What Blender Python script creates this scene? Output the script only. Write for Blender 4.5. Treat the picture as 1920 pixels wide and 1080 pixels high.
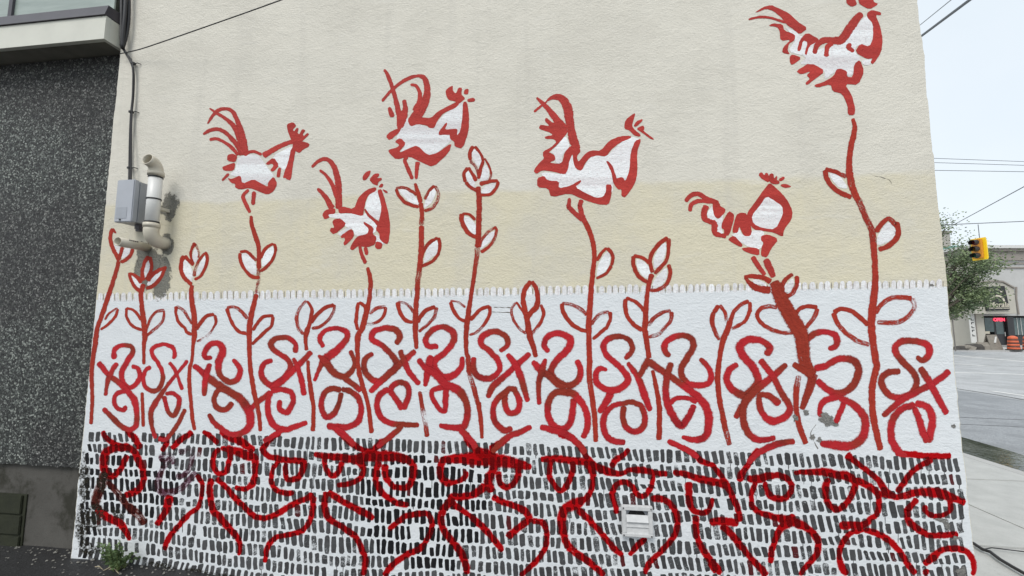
import bpy, bmesh, math, random
from mathutils import Vector, Matrix, noise
from mathutils.geometry import tessellate_polygon

for o in list(bpy.data.objects):
    bpy.data.objects.remove(o, do_unlink=True)
SC = bpy.context.scene
COL = SC.collection
R = math.radians

# ------------------------------------------------------------------ camera
FPX, CX, CY = 760.0, 960.0, 540.0          # focal length in photo pixels, image centre
YAW, PITCH = 6.8, 5.45                     # turned left of the wall's normal, tilted up
CAMZ, D = 1.6, 2.4                         # eye height, distance of the painted wall
cam = bpy.data.cameras.new('camera'); cam.sensor_width = 36.0
cam.lens = 36.0 * FPX / 1920.0; cam.clip_start = 0.05; cam.clip_end = 2000
camo = bpy.data.objects.new('camera', cam); COL.objects.link(camo)
camo.location = (0, 0, CAMZ); camo.rotation_euler = (R(90 + PITCH), 0, R(YAW))
SC.camera = camo

# ------------------------------------------------------------------ sky, sun, exposure
SUN_EL, SUN_AZ = 52.0, 200.0               # azimuth measured clockwise from +Y (behind the viewer)
w = bpy.data.worlds.new('World'); SC.world = w; w.use_nodes = True
nt = w.node_tree; nt.nodes.clear()
out = nt.nodes.new('ShaderNodeOutputWorld'); bg = nt.nodes.new('ShaderNodeBackground')
sky = nt.nodes.new('ShaderNodeTexSky'); sky.sky_type = 'NISHITA'; sky.sun_disc = False
sky.sun_elevation = R(SUN_EL); sky.sun_rotation = R(SUN_AZ); sky.air_density = 1.0; sky.dust_density = 3.0
mx = nt.nodes.new('ShaderNodeMix'); mx.data_type = 'RGBA'; mx.inputs[0].default_value = 0.8
tc = nt.nodes.new('ShaderNodeTexCoord'); nz = nt.nodes.new('ShaderNodeTexNoise')
nz.inputs['Scale'].default_value = 2.2; nz.inputs['Detail'].default_value = 4
nt.links.new(tc.outputs['Generated'], nz.inputs['Vector'])
cr = nt.nodes.new('ShaderNodeValToRGB')
cr.color_ramp.elements[0].position = 0.35; cr.color_ramp.elements[0].color = (7.7, 8.4, 8.9, 1)
cr.color_ramp.elements[1].position = 0.7; cr.color_ramp.elements[1].color = (8.6, 9.1, 9.4, 1)
nt.links.new(nz.outputs['Fac'], cr.inputs['Fac'])
nt.links.new(sky.outputs['Color'], mx.inputs['A']); nt.links.new(cr.outputs['Color'], mx.inputs['B'])
nt.links.new(mx.outputs['Result'], bg.inputs['Color']); bg.inputs['Strength'].default_value = 0.1
nt.links.new(bg.outputs['Background'], out.inputs['Surface'])

sl = bpy.data.lights.new('sun', 'SUN'); sl.energy = 1.5; sl.angle = R(24); sl.color = (1.0, 0.97, 0.93)
so = bpy.data.objects.new('sun', sl); COL.objects.link(so)
sd = Vector((math.sin(R(SUN_AZ)) * math.cos(R(SUN_EL)), math.cos(R(SUN_AZ)) * math.cos(R(SUN_EL)), math.sin(R(SUN_EL))))
so.rotation_euler = (-sd).to_track_quat('-Z', 'Y').to_euler(); so.location = sd * 30
SC.view_settings.view_transform = 'Standard'; SC.view_settings.look = 'None'
SC.view_settings.exposure = 0.35; SC.view_settings.gamma = 1.0
SC.view_settings.use_curve_mapping = False

# ------------------------------------------------------------------ measuring helpers
ROT = camo.rotation_euler.to_matrix()
YROT = Matrix.Rotation(R(YAW), 3, 'Z')
CAM = Vector((0, 0, CAMZ))
def ray(px, py):
    return ROT @ Vector(((px - CX) / FPX, (CY - py) / FPX, -1.0))
def W(px, py, off=0.0):
    """point of the painted wall measured in the photograph, set off towards the street by off"""
    d = ray(px, py); t = D / d.y
    return Vector((d.x * t, D - off, CAMZ + d.z * t))
def PL(px, py, y):
    d = ray(px, py); t = y / d.y
    return Vector((d.x * t, y, CAMZ + d.z * t))
def at(px, py, depth):
    d = YROT.inverted() @ ray(px, py); t = depth / d.y
    return CAM + YROT @ (d * t)
def G(px, py, z=0.0):
    d = ray(px, py); t = (z - CAMZ) / d.z
    return CAM + d * t

# ------------------------------------------------------------------ object helpers
def tag(o, label=None, cat=None, group=None, kind=None):
    if label: o['label'] = label
    if cat: o['category'] = cat
    if group: o['group'] = group
    if kind: o['kind'] = kind
    return o
def thing(name, loc, label, cat, group=None):
    o = bpy.data.objects.new(name, None); COL.objects.link(o); o.location = loc
    o.empty_display_size = 0.2
    return tag(o, label, cat, group)
def adopt(o, parent):
    if parent is None: return o
    o.parent = parent
    if parent.type == 'EMPTY':
        o.location = -Vector(parent.location)
    return o
class MB:
    def __init__(s): s.v = []; s.f = []
    def quad(s, *p):
        n = len(s.v); s.v += [Vector(q) for q in p]; s.f.append(tuple(range(n, n + len(p)))); return s
    def box(s, lo, hi, rz=0.0, piv=None):
        lo = Vector(lo); hi = Vector(hi); n = len(s.v)
        c = (lo + hi) / 2 if piv is None else Vector(piv); M = Matrix.Rotation(rz, 3, 'Z')
        for z in (lo.z, hi.z):
            for x, y in ((lo.x, lo.y), (hi.x, lo.y), (hi.x, hi.y), (lo.x, hi.y)):
                s.v.append(c + M @ (Vector((x, y, z)) - c))
        s.f += [(n, n+3, n+2, n+1), (n+4, n+5, n+6, n+7), (n, n+1, n+5, n+4), (n+1, n+2, n+6, n+5), (n+2, n+3, n+7, n+6), (n+3, n, n+4, n+7)]
        return s
    def hexa(s, a, b):
        """prism between two equal polygons"""
        n = len(s.v); k = len(a); s.v += [Vector(p) for p in a] + [Vector(p) for p in b]
        s.f.append(tuple(range(n + k - 1, n - 1, -1))); s.f.append(tuple(range(n + k, n + 2 * k)))
        for i in range(k):
            j = (i + 1) % k; s.f.append((n + i, n + j, n + k + j, n + k + i))
        return s
    def tube(s, path, r, n=8, caps=True):
        path = [Vector(p) for p in path]; k = len(path)
        rr = r if isinstance(r, (list, tuple)) else [r] * k
        base = len(s.v); up = None
        for i, p in enumerate(path):
            t = (path[min(i + 1, k - 1)] - path[max(i - 1, 0)]).normalized()
            if up is None:
                a = Vector((0, 0, 1)) if abs(t.z) < 0.9 else Vector((1, 0, 0)); up = (a - t * a.dot(t)).normalized()
            else:
                up = (up - t * up.dot(t)).normalized()
            b = t.cross(up)
            for q in range(n):
                an = 2 * math.pi * q / n; s.v.append(p + (up * math.cos(an) + b * math.sin(an)) * rr[i])
        for i in range(k - 1):
            for q in range(n):
                q2 = (q + 1) % n
                s.f.append((base + i*n + q, base + i*n + q2, base + (i+1)*n + q2, base + (i+1)*n + q))
        if caps:
            s.f.append(tuple(base + q for q in range(n - 1, -1, -1))); s.f.append(tuple(base + (k-1)*n + q for q in range(n)))
        return s
    def pipe(s, path, r, t, n=20):
        """hollow pipe open at both ends"""
        a = len(s.v); s.tube(path, r, n, False); b = len(s.v); s.tube(path, r - t, n, False)
        for e in (0, len(path) - 1):
            for q in range(n):
                q2 = (q + 1) % n; s.f.append((a + e*n + q, a + e*n + q2, b + e*n + q2, b + e*n + q))
        return s
    def lathe(s, prof, c, n=16, axis=None):
        c = Vector(c); base = len(s.v); k = len(prof)
        for r_, z in prof:
            for q in range(n):
                an = 2 * math.pi * q / n; s.v.append(c + Vector((r_ * math.cos(an), r_ * math.sin(an), z)))
        for i in range(k - 1):
            for q in range(n):
                q2 = (q + 1) % n; s.f.append((base + i*n + q, base + i*n + q2, base + (i+1)*n + q2, base + (i+1)*n + q))
        s.f.append(tuple(base + q for q in range(n - 1, -1, -1))); s.f.append(tuple(base + (k-1)*n + q for q in range(n)))
        return s
    def build(s, name, mat, parent=None, smooth=False, bevel=0.0):
        me = bpy.data.meshes.new(name); me.from_pydata(s.v, [], s.f)
        bm = bmesh.new(); bm.from_mesh(me); bmesh.ops.recalc_face_normals(bm, faces=bm.faces)
        if bevel: bmesh.ops.bevel(bm, geom=list(bm.edges), offset=bevel, segments=2, affect='EDGES', clamp_overlap=True)
        bm.to_mesh(me); bm.free()
        if smooth:
            for p in me.polygons: p.use_smooth = True
        me.materials.append(mat)
        o = bpy.data.objects.new(name, me); COL.objects.link(o)
        return adopt(o, parent)
def text_mesh(name, body, size, mat, loc, rotz, parent=None, shear=0.0, depth=0.01, rotx=90):
    cu = bpy.data.curves.new(name, 'FONT'); cu.body = body; cu.size = size; cu.extrude = depth; cu.shear = shear
    cu.align_x = 'CENTER'; cu.align_y = 'CENTER'; cu.offset = size * 0.012
    t = bpy.data.objects.new(name, cu); COL.objects.link(t)
    dg = bpy.context.evaluated_depsgraph_get(); me = bpy.data.meshes.new_from_object(t.evaluated_get(dg))
    bpy.data.objects.remove(t); me.materials.clear(); me.materials.append(mat)
    me.transform(Matrix.Translation(loc) @ Matrix.Rotation(rotz, 4, 'Z') @ Matrix.Rotation(R(rotx), 4, 'X'))
    o = bpy.data.objects.new(name, me); COL.objects.link(o)
    return adopt(o, parent)

# ------------------------------------------------------------------ material helpers
class NT:
    def __init__(s, name):
        s.m = bpy.data.materials.new(name); s.m.use_nodes = True; s.t = s.m.node_tree; s.t.nodes.clear()
        s.out = s.t.nodes.new('ShaderNodeOutputMaterial')
        s.pos = s.t.nodes.new('ShaderNodeNewGeometry').outputs['Position']
    def n(s, kind, **kw):
        k = s.t.nodes.new(kind)
        for a, b in kw.items(): setattr(k, a, b)
        return k
    def put(s, sock, val):
        if hasattr(val, 'is_output') and val.is_output: s.t.links.new(val, sock)
        else: sock.default_value = val
    def math(s, op, a, b=0.0, c=0.0, clamp=False):
        k = s.n('ShaderNodeMath', operation=op, use_clamp=clamp)
        s.put(k.inputs[0], a); s.put(k.inputs[1], b)
        if len(k.inputs) > 2: s.put(k.inputs[2], c)
        return k.outputs[0]
    def vscale(s, v, sc):
        k = s.n('ShaderNodeVectorMath', operation='MULTIPLY'); s.put(k.inputs[0], v); k.inputs[1].default_value = sc; return k.outputs[0]
    def noise(s, v=None, scale=5.0, detail=3.0, rough=0.55, out='Fac', dist=0.0):
        k = s.n('ShaderNodeTexNoise'); s.put(k.inputs['Vector'], v if v is not None else s.pos)
        k.inputs['Scale'].default_value = scale; k.inputs['Detail'].default_value = detail
        k.inputs['Roughness'].default_value = rough; k.inputs['Distortion'].default_value = dist
        return k.outputs[out]
    def vor(s, v=None, scale=5.0, feature='F1', out='Distance', rnd=1.0):
        k = s.n('ShaderNodeTexVoronoi', feature=feature); s.put(k.inputs['Vector'], v if v is not None else s.pos)
        k.inputs['Scale'].default_value = scale; k.inputs['Randomness'].default_value = rnd
        return k.outputs[out]
    def smooth(s, x, a, b):
        k = s.n('ShaderNodeMapRange', interpolation_type='SMOOTHSTEP')
        s.put(k.inputs['Value'], x); s.put(k.inputs['From Min'], a); s.put(k.inputs['From Max'], b)
        return k.outputs['Result']
    def mix(s, f, a, b, mode='MIX'):
        k = s.n('ShaderNodeMix', data_type='RGBA', blend_type=mode)
        s.put(k.inputs[0], f)
        for sock, val in ((k.inputs['A'], a), (k.inputs['B'], b)):
            if isinstance(val, (tuple, list)): val = tuple(val) + ((1.0,) if len(val) == 3 else ())
            s.put(sock, val)
        return k.outputs['Result']
    def ramp(s, f, *stops):
        k = s.n('ShaderNodeValToRGB'); e = k.color_ramp.elements
        while len(e) < len(stops): e.new(0.5)
        for el, (p, c) in zip(e, stops): el.position = p; el.color = tuple(c) + (1.0,)
        s.put(k.inputs['Fac'], f); return k.outputs['Color']
    def attr(s, name, out='Fac'):
        k = s.n('ShaderNodeAttribute'); k.attribute_name = name; return k.outputs[out]
    def bump(s, h, strength=0.5, dist=0.01, normal=None):
        k = s.n('ShaderNodeBump'); k.inputs['Strength'].default_value = strength; k.inputs['Distance'].default_value = dist
        s.put(k.inputs['Height'], h)
        if normal is not None: s.put(k.inputs['Normal'], normal)
        return k.outputs['Normal']
    def pbsdf(s, col, rough=0.7, normal=None, metal=0.0, spec=0.5, emit=None, estr=0.0):
        k = s.n('ShaderNodeBsdfPrincipled')
        s.put(k.inputs['Base Color'], tuple(col) + (1.0,) if isinstance(col, (tuple, list)) and len(col) == 3 else col)
        s.put(k.inputs['Roughness'], rough); s.put(k.inputs['Metallic'], metal); s.put(k.inputs['Specular IOR Level'], spec)
        if normal is not None: s.put(k.inputs['Normal'], normal)
        if emit: k.inputs['Emission Color'].default_value = tuple(emit) + (1.0,); k.inputs['Emission Strength'].default_value = estr
        return k.outputs[0]
    def over(s, alpha, sh, tint=None):
        """paint film: alpha over a (tinted) transparent film"""
        t = s.n('ShaderNodeBsdfTransparent')
        if tint is not None: s.put(t.inputs['Color'], tint)
        k = s.n('ShaderNodeMixShader'); s.put(k.inputs[0], alpha); s.t.links.new(t.outputs[0], k.inputs[1]); s.t.links.new(sh, k.inputs[2])
        return k.outputs[0]
    def done(s, sh):
        s.t.links.new(sh, s.out.inputs['Surface']); return s.m
def stucco(m, strength=0.55):
    fine = m.noise(m.vscale(m.pos, (1.0, 1.0, 1.5)), scale=62, detail=4, rough=0.72)
    trow = m.noise(m.vscale(m.pos, (1.0, 1.0, 1.5)), scale=9, detail=5, rough=0.66, dist=0.4)
    h = m.math('ADD', m.math('MULTIPLY', fine, 0.8), m.math('MULTIPLY', m.smooth(trow, 0.35, 0.8), 0.42))
    return m.bump(h, strength * 0.72, 0.014)
def simple(name, col, rough=0.6, metal=0.0, var=0.15, scale=20.0, bump=0.0, spec=0.5):
    m = NT(name); n = m.noise(scale=scale, detail=4)
    a = tuple(c * (1 - var) for c in col); b = tuple(min(1.0, c * (1 + var)) for c in col)
    c = m.mix(n, a, b)
    nr = m.bump(n, bump, 0.01) if bump else None
    return m.done(m.pbsdf(c, rough, nr, metal, spec))

# ------------------------------------------------------------------ the mural, measured from enlargements of the photograph
TILE = dict(R1=(360,180,4.5), R2=(570,280,4.695), R3=(690,120,4.909), R4=(980,170,4.696), R5=(1270,310,4.908), R6=(1390,0,4.5),
            P1=(160,400,4.909), P2=(420,380,4.5), P3=(720,260,4.908), P4=(720,460,4.909), P5=(1020,380,4.5), P6=(1290,460,4.907),
            P7=(1500,180,4.154), P8=(1500,420,4.153),
            Q1=(150,600,4.5), Q2=(360,590,4.321), Q3=(580,590,4.321), Q4=(780,590,4.154), Q5=(980,600,4.154), Q6=(1160,600,4.154),
            Q7=(1340,590,3.857), Q8=(1560,590,3.856),
            A1=(130,790,6), A2=(130,900,6), A3=(430,790,6), A4=(430,900,6), A5=(730,790,6), A6=(730,900,6), A7=(1030,790,6),
            A8=(1030,900,6), A9=(1330,790,6), A10=(1330,900,6), A11=(1540,790,6), A12=(1540,900,6), N=(0,0,1))
def parse(tile, s):
    """'x y w; x y w; @tile x y' -> photo pixels (x, y, width)"""
    res = []; wd = 10.0
    for tok in s.split(';'):
        q = tok.split()
        if not q: continue
        if q[0][0] == '@': tile = q[0][1:]; q = q[1:]
        x0, y0, sc = TILE[tile]
        if len(q) > 2: wd = float(q[2])
        res.append((x0 + float(q[0]) / sc, y0 + float(q[1]) / sc, wd / sc))
    return res

# each rooster in paint order: 'w' white shape, 'r' red shape, 's' red brush stroke
ROOSTERS = [
('R1', 'painted rooster with four thin curved tail plumes, furthest left', [
 ('w','390 520; 480 490; 560 500; 600 545; 640 610; 700 680; 640 760; 520 710; 420 755; 400 680; 318 668; 345 635; 365 630; 380 560'),
 ('w','670 510; 865 412; 835 520; 790 630; 735 600'),
 ('s','148 103 14; 200 140 22; 260 175 26; 320 220 34; 370 280 44; 410 380 56; 435 495 66'),
 ('s','132 235 14; 180 160 26; 230 118 30; 290 108 28; 345 135 34; 385 210 38; 410 290 50; 435 400 62; 438 500 80'),
 ('s','95 325 20; 150 292 30; 210 280 32; 270 300 32; 330 355 36; 390 430 40; 420 500 40'),
 ('s','148 368 26; 210 362 26; 280 395 26; 340 440 28; 390 500 30'),
 ('s','440 500 30; 480 475 28; 530 470 26; 590 495 26'),
 ('s','600 505 50; 660 470 44; 740 425 40; 830 390 36; 890 378 40'),
 ('r','835 365; 805 290; 800 240; 855 220; 882 252; 850 285; 862 300; 880 270; 903 275; 890 310; 905 325; 930 278; 960 290; 935 325; 945 340; 975 310; 992 325; 940 375; 900 400; 850 390'),
 ('r','850 385; 900 375; 995 400; 985 430; 940 450; 910 482; 878 470; 850 450'),
 ('r','838 440; 885 405; 868 500; 850 600; 836 712; 800 705; 792 692; 766 692; 785 630; 812 560'),
 ('r','620 570; 690 515; 738 585; 690 640; 658 630; 690 590; 675 570; 640 585'),
 ('r','718 645; 730 605; 755 608; 742 690; 712 685'),
 ('r','298 500; 340 485; 388 510; 365 562; 298 548'), ('r','252 600; 320 575; 368 560; 357 632; 270 632'),
 ('s','255 715 18; 312 655 24'),
 ('r','300 690; 340 702; 412 665; 425 745; 520 700; 580 735; 640 768; 642 730; 690 675; 722 745; 690 805; 640 835; 560 805; 490 775; 400 792; 362 772; 368 742; 330 735'),
 ('s','480 790 22; 432 845 32; 460 920 32; 490 985 26'), ('s','525 805 34; 515 920 32')]),
('R2', 'small painted rooster with upright tail standing on a bent stem', [
 ('w','212 570; 330 565; 440 565; 515 590; 545 555; 650 660; 625 745; 460 775; 425 695; 370 685; 325 612; 225 600'),
 ('w','645 355; 575 395; 535 500; 560 560; 670 640; 690 500; 660 420'),
 ('w','290 745; 400 675; 430 700; 330 765'), ('w','640 740; 720 835; 690 840; 600 800'),
 ('s','70 160 24; 120 110 30; 180 85 34; 235 110 40; 275 180 48; 300 280 54; 305 400 58; 308 525 56'),
 ('s','138 182 22; 190 225 26; 235 285 34; 265 350 36; 285 430 30'),
 ('s','118 345 26; 165 390 36; 210 450 48; 248 525 54'),
 ('r','160 570; 190 535; 245 522; 278 520; 275 568; 213 575; 225 602; 180 618'),
 ('r','300 520; 340 502; 440 530; 480 420; 560 350; 635 332; 638 365; 570 400; 545 450; 530 530; 517 592; 440 570; 380 560; 310 568'),
 ('r','515 240; 545 200; 590 182; 582 220; 550 270; 520 275'),
 ('r','573 268; 620 215; 662 212; 662 235; 640 255; 683 248; 687 268; 655 290; 650 322; 605 305'),
 ('r','655 335; 680 298; 702 308; 690 338'), ('s','695 355 14; 735 382 24'),
 ('r','646 360; 682 348; 710 430; 745 560; 762 690; 742 838; 700 825; 665 790; 665 745; 630 705; 655 655; 685 520; 668 440'),
 ('s','535 525 14; 570 580 24; 620 625 26; 668 665 44'),
 ('r','248 640; 270 612; 325 608; 377 660; 265 754; 228 720; 235 692; 268 690'),
 ('r','318 765; 412 698; 437 720; 442 770; 360 854; 345 825; 362 800; 355 775; 332 782'),
 ('r','403 870; 460 768; 560 745; 572 700; 523 655; 530 635; 617 690; 605 745; 642 775; 627 840; 560 862; 480 850; 425 892'),
 ('r','622 857; 640 805; 693 825; 682 878; 640 878'),
 ('s','490 850 28; 510 930 32; 545 1005 32'), ('s','540 860 36; 555 930 32')]),
('R3', 'painted rooster with long looping tail feathers above a leafy stem', [
 ('w','358 480; 390 580; 460 550; 580 595; 640 530; 720 450; 830 370; 875 350; 885 480; 860 620; 835 665; 790 640; 760 720; 600 850; 540 845; 450 755; 290 818; 345 750; 320 700; 255 690; 300 605'),
 ('s','148 50 26; 180 100 34; 215 190 34; 250 310 40; 280 430 50; 300 540 50'),
 ('s','130 345 22; 200 260 28; 280 190 30; 370 135 34; 460 110 28; 520 135 46; 545 220 56; 535 320 70; 480 430 88; 425 510 96'),
 ('s','390 190 22; 440 200 28; 475 260 36; 475 340 44; 435 440 64'),
 ('s','330 330 36; 345 420 50; 320 500 70; 290 585 54'),
 ('r','178 405; 210 393; 247 470; 237 492; 200 490'), ('r','262 420; 300 430; 372 430; 300 622; 268 602'),
 ('r','162 665; 210 620; 280 593; 302 620; 200 707'),
 ('r','363 517; 410 450; 490 490; 580 500; 640 440; 740 385; 825 345; 840 372; 800 410; 700 450; 640 520; 610 592; 570 592; 540 565; 460 555; 390 577'),
 ('r','713 245; 745 215; 782 198; 782 250; 810 275; 830 218; 868 218; 858 280; 897 315; 870 342; 835 370; 800 345; 740 332; 720 290'),
 ('r','880 272; 890 235; 927 228; 922 278; 900 282'), ('s','915 337 28; 985 327 36'),
 ('r','873 350; 912 345; 932 480; 927 620; 872 782; 798 762; 795 715; 753 690; 755 655; 720 652; 650 657; 655 620; 722 535; 732 555; 705 605; 800 597; 825 600; 820 662; 850 620; 870 480'),
 ('r','183 790; 270 770; 290 745; 243 715; 300 678; 352 735; 290 800; 300 815; 380 775; 455 748; 550 842; 640 820; 772 723; 748 815; 600 952; 500 910; 380 850; 260 882; 203 830'),
 ('s','365 855 30; 340 890 34; 380 990 36; 410 1060 32'), ('s','460 900 46; 450 970 34; 445 1060 26')]),
('R4', 'largest painted rooster with fanned tail in the middle of the wall', [
 ('w','295 495; 375 390; 420 490; 350 560; 345 640; 290 640; 280 560; 242 545'),
 ('w','150 715; 380 740; 430 540; 470 700; 520 705; 590 590; 660 570; 735 585; 860 460; 960 400; 1035 430; 985 540; 955 700; 910 810; 800 780; 790 900; 720 960; 620 945; 480 865; 325 875; 310 800; 215 795'),
 ('s','122 62 20; 180 115 34; 240 180 48; 310 270 64; 375 345 76'), ('s','100 188 22; 150 145 20; 215 92 12'),
 ('s','208 95 10; 260 62 36; 330 62 58; 388 130 78; 408 230 78; 425 330 66; 448 440 76; 490 520 50'),
 ('r','143 320; 160 298; 240 315; 193 265; 205 233; 270 290; 320 260; 402 350; 380 390; 330 450; 280 500; 200 570; 173 555; 190 530; 250 500; 300 450; 270 425; 200 427; 193 405; 270 390; 230 365; 150 340'),
 ('r','173 555; 230 540; 282 570; 292 610; 230 635; 345 647; 370 540; 420 488; 470 478; 517 530; 475 580; 490 632; 545 560; 600 525; 690 530; 760 440; 860 400; 952 398; 955 420; 850 460; 780 520; 735 582; 660 570; 590 590; 550 640; 520 707; 470 692; 445 630; 440 550; 412 620; 400 690; 375 742; 280 715; 170 700; 120 737; 93 705; 150 630; 190 600'),
 ('r','893 340; 900 260; 980 198; 993 208; 965 290; 970 330; 1042 390; 1030 407; 980 395; 940 350'),
 ('r','973 310; 1000 270; 1057 248; 1052 270; 1000 322'), ('r','998 335; 1060 303; 1073 330; 1062 355; 1158 425; 1140 435; 1050 372'),
 ('r','990 440; 1048 423; 1005 540; 1012 720; 990 820; 905 942; 868 930; 870 870; 840 872; 800 820; 800 780; 880 758; 905 800; 940 700; 950 540'),
 ('s','738 622 16; 775 670 30; 800 740 30; 820 810 50'),
 ('r','127 770; 190 748; 215 790; 322 798; 315 862; 430 835; 510 783; 517 805; 460 850; 560 905; 650 945; 710 935; 735 880; 733 825; 787 828; 780 930; 757 1007; 660 1002; 540 962; 410 902; 250 942; 225 860; 128 852'),
 ('s','412 945 24; 405 1015 40; @P5 205 32 38; 260 90 40; 330 150 38'), ('s','520 960 40; 500 1020 40; @P5 302 30 42; 320 100 40; 348 165 38')]),
('R5', 'painted rooster with thick outlined neck on a stout red trunk', [
 ('w','485 625; 520 640; 560 555; 600 650; 685 600; 800 600; 790 700; 770 775; 660 755; 560 695'),
 ('w','270 440; 330 355; 335 460; 375 505; 425 430; 405 580; 425 630; 355 625; 370 530; 285 505'),
 ('r','638 440; 720 330; 800 220; 850 158; 900 200; 1000 300; 1062 420; 1052 500; 980 590; 972 662; 890 620; 800 605; 700 592; 648 520'),
 ('w','683 465; 760 370; 820 283; 900 330; 967 380; 972 450; 902 592; 780 577; 700 540'),
 ('s','75 335 36; 120 280 40; 190 262 42; 250 300 44; 320 330 46; 380 350 40'),
 ('s','115 425 36; 130 360 38; 190 330 38; 260 330 36; 320 340 30'),
 ('r','328 320; 392 350; 392 375; 442 400; 437 435; 380 497; 340 470; 323 390'),
 ('s','270 370 56; 245 430 52; 250 490 52; 300 520 44; 340 540 56; 345 620 50; 400 645 40; 450 650 44'),
 ('r','430 590; 403 580; 410 530; 470 418; 522 450; 522 490; 480 642; 430 652'),
 ('r','508 622; 508 580; 540 460; 580 433; 642 445; 687 600; 672 652; 610 652; 585 600; 570 560; 555 622'),
 ('s','760 70 40; 790 110 40; 850 140 40'), ('s','815 70 26; 830 120 40'), ('s','870 75 36; 865 130 50; 900 150 50; 940 160 24'),
 ('s','915 100 16; 900 140 20'), ('s','985 110 26; 935 140 30'), ('s','950 185 16; 1000 190 32; 1045 195 10'),
 ('r','463 680; 520 643; 602 730; 585 757; 500 710'), ('r','593 760; 660 753; 752 765; 757 832; 650 807; 600 780'),
 ('r','768 690; 768 650; 830 633; 933 680; 860 770; 827 847; 768 837; 770 760; 795 715'),
 ('s','690 840 44; 740 920 44; 805 1010 34'), ('s','810 862 50; 840 930 64; 885 1030 46')]),
('R6', 'painted rooster at the upper right, its comb cut off by the top', [
 ('w','355 220; 460 265; 490 300; 520 310; 640 345; 600 390; 620 430; 760 380; 850 375; 1050 120; 1115 180; 1115 320; 1080 400; 980 380; 950 430; 1010 495; 950 560; 945 625; 900 655; 880 600; 800 600; 700 678; 705 600; 600 540; 480 545; 560 480; 385 435; 465 330'),
 ('w','1010 510; 1105 500; 1080 555; 1025 545'),
 ('r','116 105; 180 60; 250 43; 300 65; 400 110; 470 180; 562 240; 490 292; 440 250; 380 210; 350 160; 270 95; 210 75; 130 107'),
 ('s','60 168 12; 130 148 20; 230 148 20; 320 175 20; 380 190 20'),
 ('r','226 220; 260 198; 350 205; 360 260; 452 290; 452 340; 400 370; 390 430; 412 462; 343 447; 350 400; 420 335; 328 347; 323 260; 300 228'),
 ('r','408 480; 430 458; 512 490; 430 552; 408 530'),
 ('r','468 430; 490 340; 550 273; 655 330; 640 352; 570 390; 550 472; 530 450; 560 360; 520 340; 500 432'),
 ('s','615 455 34; 640 380 44; 700 340 50; 780 345 60; 850 330 70; 920 230 70; 980 150 60; 1020 115 40'), ('s','715 480 40; 725 400 40; 770 360 40'),
 ('r','883 0; 895 -30; 950 -30; 962 0; 977 40; 930 62; 888 30'), ('r','983 0; 1000 -50; 1030 -25; 1060 -60; 1090 -20; 1120 -45; 1112 0; 1117 18; 1158 35; 1080 82; 998 40'),
 ('r','1058 110; 1100 83; 1177 105; 1177 130; 1130 125; 1170 220; 1192 330; 1182 440; 1110 547; 1088 525; 1110 490; 1060 502; 958 440; 1000 368; 1080 395; 1110 320; 1110 200; 1060 150'),
 ('s','925 370 30; 900 400 40; 950 435 30'),
 ('r','458 600; 580 528; 713 600; 590 692; 550 720; 538 700; 580 665; 548 635; 590 600; 500 630'),
 ('r','608 720; 700 690; 780 640; 800 588; 830 578; 892 600; 890 652; 940 652; 950 540; 1000 503; 1037 600; 987 717; 870 710; 930 800; 962 920; 952 972; 898 972; 895 890; 850 790; 768 772; 753 710; 640 742')]),
]
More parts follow.
